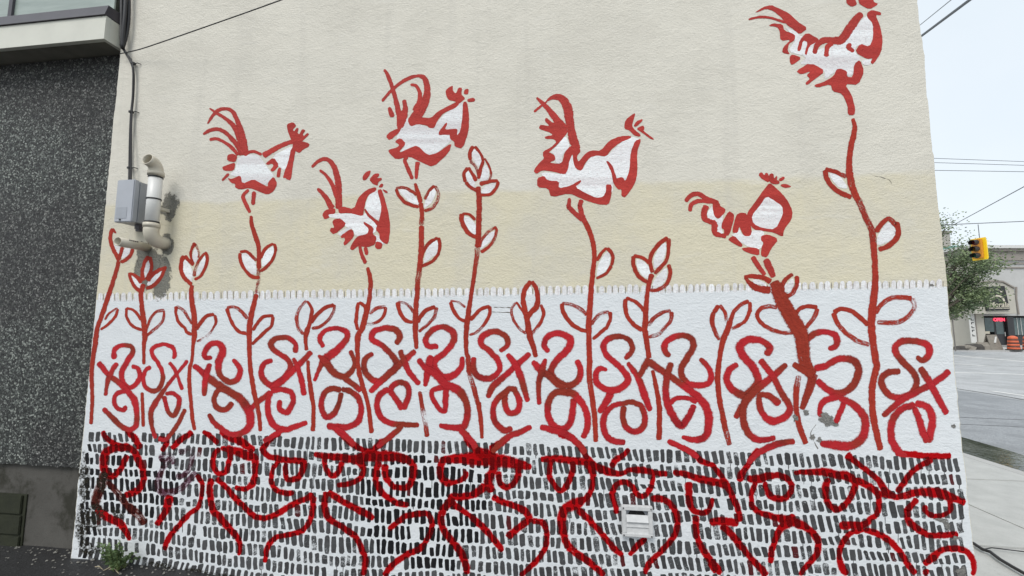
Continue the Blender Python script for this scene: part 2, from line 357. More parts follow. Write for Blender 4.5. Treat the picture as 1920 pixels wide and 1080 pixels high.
# each plant: strokes ('~' = drier leaf outline) and white leaf fills
PLANTS = [
('P1', ['310 440 34; 275 570 36; 220 740 40; 160 920 40; 110 1070 40; @Q1 130 200 40; 110 330 34; 100 460 34; 105 650 30; 100 780 30; 95 880 28',
 '255 140 36; 232 200 32; 245 300 34; 290 390 34; 310 440 30','440 320 24; 420 380 28; 370 430 30; 325 450 30','345 310 30; 320 390 30; 310 430 30',
 '255 140 30; 282 185 14','305 880 24; 270 960 26; 200 1030 24; 140 1070 24','~300 870 16; 220 920 18; 180 980 18'],
 ['255 280; 325 290; 318 385; 290 395','365 310; 425 320; 395 390; 328 428']),
('P1', ['540 650 40; 515 730 40; 520 850 40; 535 960 46; 545 1070 46; @Q1 550 140 44; 540 220 30; 540 375 24','@Q1 525 610 24; 530 750 28; 535 900 26',
 '405 545 24; 420 610 28; 460 680 30; 510 720 30','410 550 20; 470 580 30; 520 640 40','585 395 40; 545 460 30; 525 540 30; 535 620 40',
 '590 400 36; 612 480 30; 592 560 30; 560 610 36','750 495 26; 690 520 30; 620 560 36; 570 620 40','735 505 26; 690 600 30; 620 670 30; 560 690 30',
 '380 870 26; 380 950 26; 420 1020 28; 480 1060 26; 525 1070 24','380 870 22; 440 890 24; 490 940 28; 520 985 26','~730 890 24; 650 910 26; 600 970 24; 570 1050 22; @Q1 560 110 16',
 '~725 895 22; 722 960 22; @Q1 690 20 22; 640 70 24; 565 130 26'],
 ['425 560; 470 580; 520 640; 522 705; 480 690; 438 620','575 410; 605 450; 592 560; 550 605; 532 560; 545 480','720 505; 640 550; 565 645; 580 670; 650 640; 705 570']),
('P1', ['985 660 34; 975 740 40; 990 860 46; 1005 960 46; 1005 1070 46; @Q1 965 140 40; 955 220 28; 945 340 26; 925 420 30; 925 560 32; 940 720 30; 950 830 32; 970 930 26',
 '910 390 40; 885 450 36; 885 530 36; 920 600 36; 980 660 36','~915 390 28; 960 440 30; 995 480 26','1010 270 30; 975 350 24; 975 410 22; 1000 470 20','~1015 280 20; 1045 360 20; 1040 410 18',
 '1105 355 24; 1125 420 28; 1100 510 26; 1060 580 26; 1005 610 30','~1100 365 20; 1050 430 24; 1020 500 26; 1000 580 30','840 855 30; 835 920 26; 860 1000 28; 920 1060 28; @Q1 900 100 28; 950 125 26',
 '~840 855 24; 900 890 26; 950 960 26; 985 1020 24','1190 930 28; 1120 945 30; 1060 1010 34; 1020 1070 34','~1195 935 26; 1203 1000 26; @Q1 1135 50 20; 1090 120 20; 1030 165 22; 985 180 20'],
 ['900 415; 950 450; 995 540; 985 635; 945 620; 900 540','1015 310; 1043 380; 1022 465; 982 430; 988 370','1100 385; 1110 430; 1085 520; 1025 590; 1022 530; 1060 450']),
('P2', ['230 110 24; 235 190 32; 265 280 36; 290 360 34; 295 450 34; 295 560 36','~295 560 34; 290 660 30; 275 770 34','275 770 34; 250 870 40; 225 980 44; 215 1075 44; @Q2 465 250 36; 470 400 34; 490 550 36; 515 680 36; 545 820 32; 555 945 28',
 '135 425 28; 140 490 28; 180 570 26; 240 625 28; 300 630 26','~135 415 22; 190 412 22; 240 455 26; 275 490 26','420 345 22; 370 370 24; 330 420 24; 315 470 20','425 345 22; 435 400 24; 410 480 24; 360 540 26; 310 580 26',
 '25 890 30; 50 970 26; 90 1050 26; @Q2 390 140 28; 445 155 28','~25 885 22; 90 880 24; 150 920 28; 200 980 30','~420 955 26; 340 960 26; 280 1020 26; 245 1080 24','415 960 26; 400 1040 26; @Q2 600 130 26; 540 190 26; 485 240 24'],
 ['145 425; 200 430; 265 490; 282 605; 230 605; 165 530','415 360; 425 420; 395 490; 320 550; 318 480; 350 410']),
('P2', ['~695 825 20; 640 890 26; 612 970 28; 625 1050 28; @Q2 870 120 28; 905 160 26','700 830 18; 740 890 26; 735 960 30; 715 1050 30; @Q2 935 120 40; 920 200 32; 930 290 26','930 860 30; 850 890 30; 780 950 32; 735 1015 30',
 '~930 860 26; 925 920 26; 870 1000 24; 800 1050 24; 740 1060 22','@Q2 940 370 24; 945 470 28; 965 620 36; 985 760 32; 980 945 34'], []),
('P2', ['1210 545 26; 1235 640 34; 1235 740 34; 1220 850 38; 1190 980 44; 1160 1075 44; @Q3 395 170 44; 390 300 34; 400 450 34; 435 590 36; 470 700 32; 490 830 34; 505 960 34',
 '1135 840 26; 1125 900 28; 1115 1000 28; 1130 1075 30','1140 838 26; 1190 880 28; 1200 960 26','~1365 875 26; 1280 895 26; 1230 940 22','~1365 880 26; 1350 950 26; 1290 1010 24; 1200 1030 22'], []),
('P3', ['285 410 26; 310 490 36; 340 590 40','~340 590 40; 350 700 40; 345 800 42','345 800 42; 345 950 46; 340 1075 46; @P4 328 200 44','~@P4 330 170 44; 325 230 44; 310 340 44; 305 470 40','@P4 305 460 40; 295 560 44; 290 680 50; 290 800 44; 295 900 38; 300 955 34','~@Q3 895 620 26; 910 720 34; 935 850 36; 955 990 34',
 '110 460 30; 140 530 30; 210 595 32; 320 630 28','~110 455 24; 180 450 26; 250 480 28; 300 520 28','~465 430 24; 410 490 26; 375 560 28','~470 435 28; 500 500 28; 490 570 28; 440 640 30; 370 665 26',
 '495 910 26; 430 950 32; 385 1000 30; 350 1075 26; @P4 340 180 26','500 910 28; 515 980 28; 500 1060 26; @P4 500 80 26; 440 150 28; 330 200 28',
 '@P4 130 520 36; 140 600 34; 190 680 36; 265 710 32','~@P4 130 520 22; 200 535 28; 250 580 28; 275 620 26','@P4 475 570 36; 400 590 36; 340 650 36; 310 710 36','~@P4 485 570 30; 460 660 30; 400 730 28; 320 795 26'],
 ['130 465; 220 470; 300 540; 325 615; 240 590; 165 520','465 445; 480 500; 450 580; 365 650; 378 570; 420 490','490 925; 503 1000; 490 1070; @P4 455 100; 360 175; 375 100; 400 0; @P3 430 965']),
('P3', ['865 440 40; 875 560 46; 875 700 46; 870 850 46; 860 1000 44','~860 1000 44; 855 1075 40; @P4 835 230 36; 822 340 36','@P4 825 310 36; 800 480 36; 780 600 44; 765 720 46; 755 850 40; 760 1000 36; @Q4 405 330 34; 410 450 34','~@Q4 408 430 34; 450 570 36; 485 700 34','@Q4 485 680 34; 505 820 32; 515 965 26',
 '825 70 34; 790 130 34; 795 200 30','~795 200 30; 850 270 26; 875 350 28','~835 70 26; 890 140 22; 915 210 24','915 200 24; 890 280 30; 870 370 30','~925 180 16; 970 260 20; 985 340 18; 955 400 20','770 265 34; 735 330 32; 750 400 30','~750 400 30; 800 450 30; 860 480 30','775 265 26; 810 320 28; 850 390 34',
 '1050 385 28; 970 395 30; 880 420 36','1050 390 28; 1035 450 28; 980 510 28; 890 520 28','715 690 40; 720 770 40; 770 860 36; 845 910 32','~720 690 26; 790 700 24; 840 750 24','~1035 810 26; 960 860 28; 900 930 28; 875 1000 28','~1035 820 26; 1025 900 26; 970 990 26; 890 1045 28',
 '@P4 610 520 34; 640 600 32; 690 670 30; 755 700 30','~@P4 610 515 18; 680 520 20; 750 570 22','@P4 975 560 28; 890 590 30; 830 650 34; 790 690 30','~@P4 975 560 30; 970 640 30; 920 730 28; 850 800 24; 785 825 22'],
 ['830 90; 890 150; 900 230; 870 262; 825 200; 805 140','770 285; 800 330; 838 400; 835 465; 778 410; 745 340','930 230; 968 290; 963 370; 920 395; 875 385','1030 400; 1015 460; 950 518; 885 502; 920 440','730 710; 790 725; 850 790; 850 895; 785 850; 740 770','1030 840; 1005 920; 885 1030; 895 950; 960 875']),
('P4', ['1355 330 38; 1300 400 40; 1280 500 42; 1300 600 44; 1320 700 44; 1325 800 44','1360 330 36; 1400 400 38; 1415 500 44; 1400 570 50; 1350 620 44; 1320 670 40','~1215 525 24; 1175 590 24; 1190 680 24; 1250 770 24; 1310 810 24','1215 520 18; 1260 580 22; 1300 640 26',
 '~1440 545 26; 1470 620 28; 1440 710 30; 1380 790 30; 1340 830 30','1325 700 46; 1340 830 50; 1370 920 46; 1400 1030 36'], []),
('P5', ['332 140 38; 350 170 40; 390 260 40; 415 350 38; 425 450 36; 415 560 38; 400 700 40; 390 850 44; 380 980 46; 378 1075 46; @Q5 515 150 38; 520 300 40; 520 450 40; 540 600 38; 560 750 38; 570 950 34',
 '530 380 24; 480 430 26; 445 490 26','535 380 26; 580 450 30; 570 530 28','~570 530 28; 520 600 24; 440 640 20','150 850 34; 165 930 34; 230 1020 34; 300 1065 32; 360 1085 30','~150 850 26; 230 860 28; 310 900 30; 360 950 26',
 '~550 920 26; 480 935 28; 430 980 30; 400 1030 28','555 920 30; 560 980 28; 530 1050 28; @Q5 640 70 28; 545 150 24'], ['530 405; 565 450; 548 540; 500 605; 440 635; 455 520']),
('P5', ['910 600 40; 885 690 36; 870 780 34; 860 900 42; 855 1000 44; 850 1075 46; @Q5 955 100 40; 970 200 38; 985 300 36','@Q5 1010 390 24; 1040 530 34; 1065 700 38; 1060 935 38',
 '1045 295 36; 970 350 32; 910 430 32; 895 500 30; 915 590 36','~1050 300 36; 1050 400 30; 1030 490 28; 970 560 32; 930 600 36','755 450 34; 755 530 34; 800 620 32; 875 675 30','755 445 26; 830 465 28; 890 510 30','~1050 520 30; 1065 600 32; 1030 690 30; 960 735 30; 890 740 26',
 '690 810 34; 685 880 34; 710 970 34; 770 1040 36; 830 1075 32','690 805 26; 760 830 28; 820 880 30; 840 920 26','~1070 910 30; 990 930 30; 920 980 32; 880 1040 30','~1075 920 34; 1070 990 30; 1000 1075 26; @Q5 1060 110 28; 980 135 24'],
 ['1030 330; 1030 420; 995 520; 928 565; 922 470; 970 375','775 475; 840 490; 900 560; 895 655; 830 622; 785 550','1040 535; 1040 640; 980 712; 905 708; 940 630']),
('P6', ['390 690 50; 360 780 52; 320 880 48; 295 1000 44; 285 1075 42; @Q6 770 450 42; 780 580 40; 800 700 40','~@Q6 800 690 40; 830 850 40; 865 975 34','~560 510 34; 480 550 34; 410 620 36','420 610 36; 385 700 44','570 520 36; 570 620 34','~570 600 34; 520 700 30; 400 770 28',
 '280 550 36; 235 620 40','~235 610 40; 220 700 40; 250 800 36; 290 870 34','~290 550 30; 340 620 30; 350 700 26'], []),
('P6', ['#790 330 80; 830 420 118; 880 540 122; 960 680 128; 1030 800 122; 1050 900 116; 1066 1040 106; @Q7 668 385 84; 712 445 66','#@Q7 712 425 66; 692 520 52; 666 590 46; 628 685 34','#@Q7 565 355 34; 640 400 46; 712 432 56','515 285 20; 600 285 38; 700 300 44; 760 340 56','520 290 20; 570 350 44; 650 400 56; 760 410 64','~965 265 34; 900 310 36; 860 380 36','1000 280 40; 1005 360 40','~1005 350 40; 960 440 36; 890 475 34',
 '~820 575 34; 740 560 38; 660 590 36; 635 650 36; 680 720 36; 780 780 36; 880 805 34; 970 800 34','1190 575 40; 1100 560 36; 1020 590 34; 985 650 34','~1190 580 40; 1160 660 40; 1080 760 34','~@Q7 610 440 36; 590 540 40; 590 680 36; 610 800 40; 660 935 36'],
 ['588 320; 640 312; 710 345; 690 368; 608 352','960 295; 980 350; 935 430; 885 435; 895 370']),
('P7', ['410 175 26; 425 250 38; 400 380 42; 385 480 40; 385 600 50; 410 720 50; 450 810 44','~450 800 44; 500 920 44; 555 1040 50; @P8 570 150 46','@P8 570 140 46; 580 280 44; 585 400 44; 580 520 52; 565 640 56; 555 780 56; 565 900 52; 590 1070 50; @Q8 320 380 46; 290 520 46; 290 650 44; 305 780 46; 350 980 40',
 '195 575 40; 215 660 36; 290 740 36; 400 790 34','~195 570 30; 270 590 30; 360 630 32','590 1060 36; 640 990 36; 690 955 34; 740 1000 38; @P8 755 0 38; 765 60 40; 750 110 40; 690 170 38; 610 200 34',
 '@P8 260 690 36; 320 660 32; 400 680 34; 480 740 34; 530 790 30','~@P8 260 690 34; 290 770 34; 360 850 34; 450 910 34; 540 940 32','~@P8 870 580 40; 780 570 34; 690 585 34; 620 640 34; 590 700 30','~@P8 870 580 40; 890 640 36; 850 710 34; 760 765 34; 600 765 32'],
 ['225 598; 310 618; 380 725; 300 715; 245 650','690 975; 738 1030; @P8 745 60; 722 125; 600 175; 595 110; 645 20']),
]
# curling figures on the white band
SCROLLS = [
('Q1', ['295 330 46; 285 280 42; 310 230 38; 370 210 36; 430 225 40; 445 270 44; 400 350 46; 355 440 44; 360 520 44; 410 570 36; 470 545 40; 505 470 40; 490 410 36; 435 390 34',
 '155 355 46; 240 460 44; 330 530 46; 400 600 50; 460 680 56; 480 780 46; 475 880 44; 440 920 44; 370 910 44; 290 840 44; 195 745 38','315 360 36; 260 450 40; 230 540 36; 215 640 26','390 600 40; 310 620 36; 290 680 36; 310 740 36; 370 760 36; 385 720 34']),
('Q1', ['600 395 34; 560 420 34; 535 480 34; 550 560 36; 620 600 40; 680 560 40; 700 470 36; 670 380 34; 610 290 34; 620 235 36; 700 205 32; 780 230 34; 800 280 36; 790 330 28',
 '910 340 28; 830 440 30; 740 550 30; 650 680 44; 600 780 44; 610 900 36; 640 1000 36','755 355 28; 810 440 30; 865 590 28','720 625 30; 790 620 36; 840 680 40; 800 800 44; 750 780 36; 720 690 36; 710 640 36','890 750 32; 830 870 36; 770 960 36; 720 1010 34; 660 1000 30']),
('Q2', ['165 345 26; 110 350 40; 105 300 44; 150 240 46; 215 235 50; 250 290 56; 215 400 56; 230 490 44; 300 545 46; 370 520 46; 390 440 44; 330 360 30',
 '10 410 40; 80 460 46; 130 510 60; 230 580 60; 330 640 60; 400 690 66; 465 790 70; 470 890 60; 420 950 50; 320 970 44; 220 910 44; 160 850 40; 140 800 32','150 395 34; 125 460 44; 105 560 44; 100 660 36','300 620 40; 220 610 40; 180 680 40; 200 750 46; 270 770 44; 330 710 44','470 770 40; 530 710 40; 600 660 44; 640 620 40']),
('Q2', ['835 310 40; 840 240 40; 780 190 40; 690 190 44; 640 240 46; 680 300 44; 760 350 40; 800 420 44; 760 500 50; 660 570 50; 590 540 48; 560 460 46; 590 390 40; 655 370 34',
 '970 300 40; 880 390 46; 790 480 50; 700 560 56; 640 610 50','820 350 26; 860 440 40; 890 540 44; 910 655 44','640 620 50; 720 605 44; 800 630 44; 820 700 44; 770 790 46; 710 760 44; 715 690 36','640 620 46; 615 700 46; 620 800 46; 660 890 50; 740 930 50; 830 910 44; 935 870 36','740 930 40; 660 980 40; 580 1030 40']),
('Q3', ['115 265 34; 85 190 40; 130 130 36; 220 110 36; 300 140 46; 300 200 46; 220 290 60; 130 360 66; 90 420 36; 40 540 28','70 330 24; 130 380 56; 200 470 56; 280 500 50; 340 460 44; 370 390 36; 330 290 34','280 510 46; 350 560 44; 420 620 40',
 '260 610 46; 170 600 46; 110 660 44; 100 760 44; 140 830 46; 200 800 46; 240 720 40; 260 630 40','260 605 40; 330 620 44; 400 680 46; 420 780 46; 390 870 50; 310 910 50; 220 910 56; 140 900 40','210 920 56; 300 990 50; 370 1060 40']),
('Q3', ['700 240 40; 735 180 50; 690 120 50; 600 110 44; 520 140 50; 510 200 50; 590 250 46; 670 330 46; 710 410 60; 650 480 50; 560 540 50; 480 500 50; 440 420 46; 460 350 44; 520 315 36','860 290 40; 770 370 50; 700 430 50; 600 520 50; 490 630 40','735 285 40; 770 380 46; 820 480 46; 895 565 40',
 '650 600 46; 720 550 46; 790 570 46; 805 650 46; 760 770 46','756 768 46; 700 680 46; 650 610 46','650 600 46; 570 650 48; 550 740 46; 580 830 48; 660 880 46; 760 890 46; 890 895 34','750 900 50; 690 960 44; 600 1030 44; 550 1075 40']),
('Q4', ['175 245 40; 100 245 44; 75 190 44; 130 120 44; 210 95 44; 290 140 50; 290 210 50; 230 290 46; 140 370 50; 170 460 60; 230 490 60; 310 460 50; 355 400 40; 360 325 30','115 315 40; 100 400 60; 70 560 30','15 345 40; 70 410 46; 150 460 60; 230 540 60; 330 590 66; 390 680 50; 400 780 50; 370 870 52; 280 880 46; 180 860 36',
 '340 890 50; 420 970 46; 470 1040 50','230 560 50; 130 590 36; 130 650 36; 180 730 38; 225 750 36; 230 640 46; 240 560 40']),
('Q4', ['650 285 30; 710 240 40; 700 170 44; 610 130 44; 520 170 50; 510 230 46; 580 290 44; 640 360 46; 650 430 40; 590 490 46; 500 490 46; 450 430 48; 450 330 36','890 300 36; 800 380 46; 700 470 46; 600 560 50; 560 650 34','710 305 36; 780 400 50; 830 530 50; 870 680 34',
 '790 590 44; 720 580 44; 690 660 44; 720 760 46; 790 750 46; 805 670 46; 770 590 40','720 590 46; 640 650 46; 600 740 44; 620 840 46; 690 900 50; 750 880 40','900 870 36; 820 910 44; 720 950 46; 640 1020 46; 590 1070 40']),
('Q5', ['205 250 36; 165 190 44; 210 120 46; 290 105 46; 370 150 56; 350 230 56; 270 310 50; 220 400 50; 260 470 50; 350 510 50; 430 470 48; 450 390 46; 420 310 40','75 320 34; 140 390 56; 210 440 50; 270 500 44; 340 530 50','180 300 26; 155 380 50; 125 500 40; 130 660 32',
 '370 570 56; 270 560 50; 210 620 50; 195 720 50; 230 810 50; 310 850 50; 370 800 50; 390 700 48; 400 610 50','340 550 50; 400 580 56; 470 660 50; 505 760 48; 500 850 46; 465 920 42','135 830 40; 240 860 50; 340 890 50; 430 960 46; 490 1040 46']),
('Q5', ['795 305 34; 850 240 40; 840 170 40; 770 130 40; 680 140 46; 630 200 46; 660 280 46; 740 350 48; 810 430 50; 810 490 50; 740 540 56; 650 540 50; 580 490 46; 570 420 44; 600 380 40; 660 385 26','815 330 32; 880 420 44; 920 500 50; 950 590 56; 995 710 34','985 300 60; 930 400 44; 900 440 44','690 560 60; 640 660 56; 590 720 40',
 '790 670 44; 780 760 44; 810 840 46; 880 870 46; 940 830 46; 950 750 44; 920 670 44; 850 640 40; 790 650 40; 700 670 40; 640 740 46; 630 840 48; 680 930 48; 800 955 44']),
('Q6', ['400 285 40; 355 230 46; 380 160 46; 480 120 44; 560 140 46; 580 210 50; 530 300 50; 490 370 48; 490 430 46; 540 490 44; 620 510 46; 700 490 46; 720 430 44; 690 360 40; 630 300 34','225 320 56; 330 390 50; 420 450 50; 540 540 50; 630 610 60; 690 700 60; 700 800 62; 680 900 56; 600 935 50; 490 910 30',
 '410 330 44; 380 430 50; 365 540 50; 380 650 56; 430 760 56; 490 820 56; 550 740 50; 590 660 46','400 650 40; 450 610 36; 540 610 36; 610 640 40','380 940 36; 470 980 40; 560 1030 40; 620 1075 40']),
('Q7', ['370 295 40; 400 240 48; 340 190 44; 250 180 50; 185 220 56; 200 290 56; 270 370 56; 310 450 52; 300 510 56; 220 580 56; 140 550 50; 90 480 46; 105 400 46; 170 360 36','520 355 36; 430 440 50; 340 510 52; 260 580 60; 190 680 50; 150 750 36','325 325 40; 410 430 44; 480 560 44; 540 660 46; 520 730 50; 420 770 56; 350 720 44; 320 640 44; 330 580 40; 400 590 46; 470 650 50',
 '220 620 50; 205 740 48; 240 850 50; 320 905 46; 440 890 34','580 915 40; 470 930 46; 370 970 46; 290 1020 44; 240 1075 40']),
('Q7', ['820 250 30; 880 220 44; 870 150 46; 800 125 40; 720 140 44; 660 190 44','565 355 34; 640 400 46; 720 430 50','710 440 60; 670 570 46; 630 680 36','720 390 50; 800 370 46; 900 320 46; 1000 330 50; 1040 400 52; 1000 510 54; 900 570 50; 800 530 46; 740 470 46',
 '900 590 50; 800 620 46; 760 680 36; 770 740 36','940 630 40; 900 720 40; 870 790 36','900 600 44; 1000 650 50; 1070 720 56; 1090 800 56; 1060 900 60; 970 950 60; 850 940 60; 760 930 34']),
('Q8', ['610 300 30; 650 330 40; 700 290 48; 690 220 46; 600 190 44; 500 195 46; 455 250 46; 510 340 46; 590 420 46; 610 500 44; 570 570 46; 480 600 46; 400 570 48; 355 480 46; 400 420 46; 495 410 40','850 405 44; 740 490 46; 630 550 46; 500 620 46; 365 735 38','635 380 46; 710 500 50; 770 610 46; 830 720 42',
 '600 640 46; 690 670 50; 725 760 54; 710 860 54; 692 925 50','690 925 50; 650 830 48; 620 730 46; 590 670 40','600 650 46; 490 690 48; 430 790 50; 430 900 52; 480 990 50; 540 1025 30']),
]
# red roots over the dashed plinth, '*' = grimy brown stroke
ROOTS = [
('A1', ['370 110 50; 430 200 60; 540 260 60; 700 310 80; 780 440 80; 830 560 76; 830 680 70; 760 780 76; 620 830 70','700 310 60; 560 300 70; 420 340 90; 390 440 90; 400 560 90; 480 620 70; 570 540 66; 630 430 60; 660 380 50','640 90 70; 740 200 76; 800 310 70',
 '*400 570 90; 360 720 110; 300 880 100; 300 980 80','@A2 300 320 80; 430 420 90; 560 480 90; 640 580 70; 680 680 46','*430 680 60; 540 800 70; 640 930 80; 780 1060 90; @A2 850 500 80']),
('A1', ['%1150 400 60; 1060 520 60; 1000 680 70; 1020 780 80; 1120 800 80; 1250 760 70; 1330 680 70; 1430 570 60','1130 830 110; 1090 1000 80; @A2 1040 420 70; 980 510 70','%1010 430 90; 1120 390 80; 1180 480 60','1390 120 60; 1250 210 60; 1150 310 60','%1230 340 60; 1370 330 60; 1370 480 50; 1300 600 60; 1200 620 60','1000 190 60; 1100 230 60; 1040 340 60',
 '1430 600 60; 1490 690 56; 1490 800 50; 1450 960 50; @A2 1330 400 56; 1210 540 60; 1110 670 60; 1070 790 50']),
('A1', ['1500 110 50; 1590 170 60; 1680 250 60','1690 300 60; 1630 380 60; 1620 500 60; 1680 590 60; 1760 560 60; 1800 440 60; 1800 330 60; 1700 300 50','1700 100 70; 1800 180 80; @A3 120 220 90; 280 340 80','1760 310 90; @A3 60 330 90; 180 380 100; 280 420 90; 290 560 70; 260 700 70; 180 760 60; 60 740 50',
 '1600 640 70; 1580 780 70; 1620 1000 80; @A2 1680 400 80; 1780 520 80; 1870 620 70; @A4 120 720 60; 110 850 50','1650 640 60; 1760 740 60; 1900 900 70; @A4 150 280 60; 260 390 70; 380 430 60; 520 390 66; 700 280 66; 880 200 66; 940 150 70','@A4 940 180 70; 940 330 60; 890 490 60; 800 580 60; 640 620 60; 520 650 60; 430 760 60; 400 930 50']),
('A3', ['580 140 50; 500 170 50; 420 250 60; 380 320 70; 440 390 66; 560 420 70; 700 440 70; 830 460 76; 820 560 70; 760 640 70; 660 650 60; 630 560 60; 640 470 50','560 440 60; 490 540 50; 470 680 56; 530 770 60; 640 810 60; 730 800 56','950 370 60; 1080 390 70; 1200 400 80; 1340 420 90; 1450 450 90; 1510 540 66; 1470 640 60; 1350 700 60; 1210 720 60','1070 400 60; 1080 520 56; 1150 610 66; 1230 570 60; 1270 450 66',
 '1180 60 90; 1280 150 80; 1370 240 76; 1480 310 60; 1600 330 60; 1700 250 80; 1780 200 60; 1870 110 50','1380 425 70; 1500 405 100; 1700 390 120; 1900 400 105; @A5 200 450 90','1690 450 80; 1650 560 70; 1660 700 70; 1740 820 70; 1900 920 66; @A5 220 940 60','1750 480 80; 1760 620 76; 1850 740 60; @A5 60 740 60; 200 740 70; 260 640 80; 270 500 80; 180 420 76; 60 390 70',
 '@A4 1110 130 70; 1230 210 70; 1400 310 76; 1560 390 76; 1630 430 60','@A4 1090 130 66; 1070 270 70; 1110 420 76; 1260 520 70; 1400 620 70; 1480 760 66; 1530 900 70; 1500 1075 60']),
('A4', ['1790 560 56; 1900 470 60; @A6 180 410 66; 320 380 66; 440 390 66; 480 520 60; 430 660 60; 340 770 70; 200 840 70; 80 920 66; @A4 1800 1000 70; 1740 1080 60']),
('A5', ['850 130 90; 900 230 80; 980 320 90; 1060 370 140; 1200 400 130','1350 170 70; 1230 260 80; 1130 320 80','600 430 80; 800 420 110; 1000 420 150; 1250 440 140; 1450 480 110; 1600 520 60','620 400 70; 580 500 80; 580 620 80; 660 690 80; 760 680 50; 840 640 60; 870 560 60','1170 430 120; 1170 540 90; 1115 660 100; 1150 800 86','1090 720 100; 950 820 80; 800 850 80; 700 850 80; 720 950 90','1230 560 60; 1240 680 66; 1310 740 70; 1400 700 66; 1450 580 70; 1430 470 80',
 '@A6 700 230 100; 610 330 80; 580 440 80; 610 560 76; 700 680 76; 790 790 80; 850 920 80; 880 1060 70','@A6 720 280 80; 850 360 56; 1000 480 70; 1110 590 66; 1230 740 66; 1280 800 50','@A6 1160 180 70; 1260 240 70; 1400 290 70; 1520 350 80; 1570 440 80; 1460 530 76; 1370 610 80; 1330 650 90','@A6 1600 460 66; 1720 480 66; 1770 580 60; 1760 740 60; 1680 880 60; 1560 1000 60; 1470 1075 50']),
('A7', ['@A5 1700 430 60; @A7 60 420 80; 250 440 80; 400 460 80; 480 560 80; 490 680 56; 460 800 66; 380 900 60','20 440 60; 0 600 60; 60 720 60; 130 780 60; 210 700 66; 260 560 66; 260 450 60','100 130 90; 250 190 70; 350 290 66; 420 400 60; 520 500 76; 650 560 90; 800 590 60; 900 550 60; 1050 550 80; 1180 580 60; 1330 590 70','900 310 60; 830 380 60; 740 440 70; 700 520 70',
 '@A8 400 200 60; 300 270 130; 180 320 100; 140 430 100; 150 560 86; 200 720 80; 300 820 80; 430 910 76; 560 1020 70; 620 1075 60','@A8 320 330 80; 430 430 70; 560 570 66; 660 690 66; 760 800 66; 830 850 50','@A8 1090 650 60; 980 750 66; 900 850 50','@A8 760 380 60; 740 280 60; 710 150 66; 760 50 60; 850 20 60; 930 70 60; 1000 170 66; 1080 170 60; 1150 60 60; 1170 -60 50','@A8 1140 210 70; 1260 210 70; 1370 280 72; 1430 400 72; 1440 530 66; 1380 660 66; 1260 800 66; 1130 930 66; 1070 1060 60']),
('A7', ['1390 570 60; 1550 600 70; 1700 650 80; 1900 690 90; @A9 200 720 90','1570 680 90; 1570 800 80; 1590 950 80; @A8 1660 360 66; 1780 350 60; 1840 200 50','@A8 1650 400 80; 1650 560 70; 1680 700 70; 1780 860 76; 1900 1010 76; @A10 90 1060 70','@A8 1800 480 80; 1920 460 90; @A10 200 470 90; 330 480 80','1340 230 50; 1480 290 60; 1620 360 66; 1720 450 66; 1840 500 60; @A9 120 600 60; 200 720 70; 260 850 70; 320 980 70; @A10 350 470 60',
 '@A10 130 510 80; 250 610 76; 350 740 76; 470 880 70; 600 1020 80; 650 1075 70','@A10 0 920 60; 80 1040 80']),
('A9', ['560 310 70; 480 400 60; 430 500 60; 360 600 90; 350 680 80','420 640 60; 540 650 100; 700 610 76; 830 620 70; 920 700 66; 910 800 70; 820 870 70; 700 850 70; 640 760 60; 620 680 60','530 680 60; 480 800 60; 480 940 60; 560 1020 60; @A10 700 410 70; 840 440 90; 1000 490 100; 1120 560 80; 1220 680 76; 1210 820 70; 1130 930 66; 1050 1020 60; 1030 1075 50','@A10 940 380 70; 900 470 100; 790 560 80; 740 680 70; 700 800 66; 690 940 56',
 '950 580 50; 1080 570 60; 1300 570 90; 1420 600 90; 1560 620 100; 1640 700 80; 1600 830 70; 1540 920 70; 1450 990 70; 1360 950 70; 1310 850 70; 1310 720 80; 1350 640 60']),
('A11', ['280 370 90; 400 470 60; 520 560 60; 640 660 66; 720 780 80; 830 850 60','830 360 60; 1000 370 70; 1200 390 70; 1460 390 66','1250 430 70; 1130 490 66; 1010 580 66; 920 700 70; 850 800 70','380 660 90; 500 710 70; 620 800 70; 650 920 66; 630 1030 66; @A12 560 430 60; 480 500 80; 330 510 90; 200 510 90','640 800 60; 800 850 60; 950 830 80; 1080 800 80; 1280 800 110; 1450 850 90; 1620 920 70',
 '1080 870 70; 980 980 66; @A12 960 330 66; 980 450 76; 1080 550 76; 1220 620 66; 1360 620 70; 1540 610 70','@A12 1440 200 80; 1450 330 60; 1380 390 50; 1250 400 60; 1170 340 60; 1170 280 60','@A12 480 560 60; 330 600 60; 230 720 66; 200 860 60; 240 1000 80; 300 1060 60','@A12 480 560 60; 620 600 70; 760 680 70; 880 800 66; 960 930 66; 1060 1060 66','@A12 1150 950 70; 1260 870 90; 1350 790 70; 1500 770 70; 1620 800 70; 1690 880 66; 1720 1000 60; 1700 1075 50','@A12 1170 1000 70; 1180 1075 60']),
]

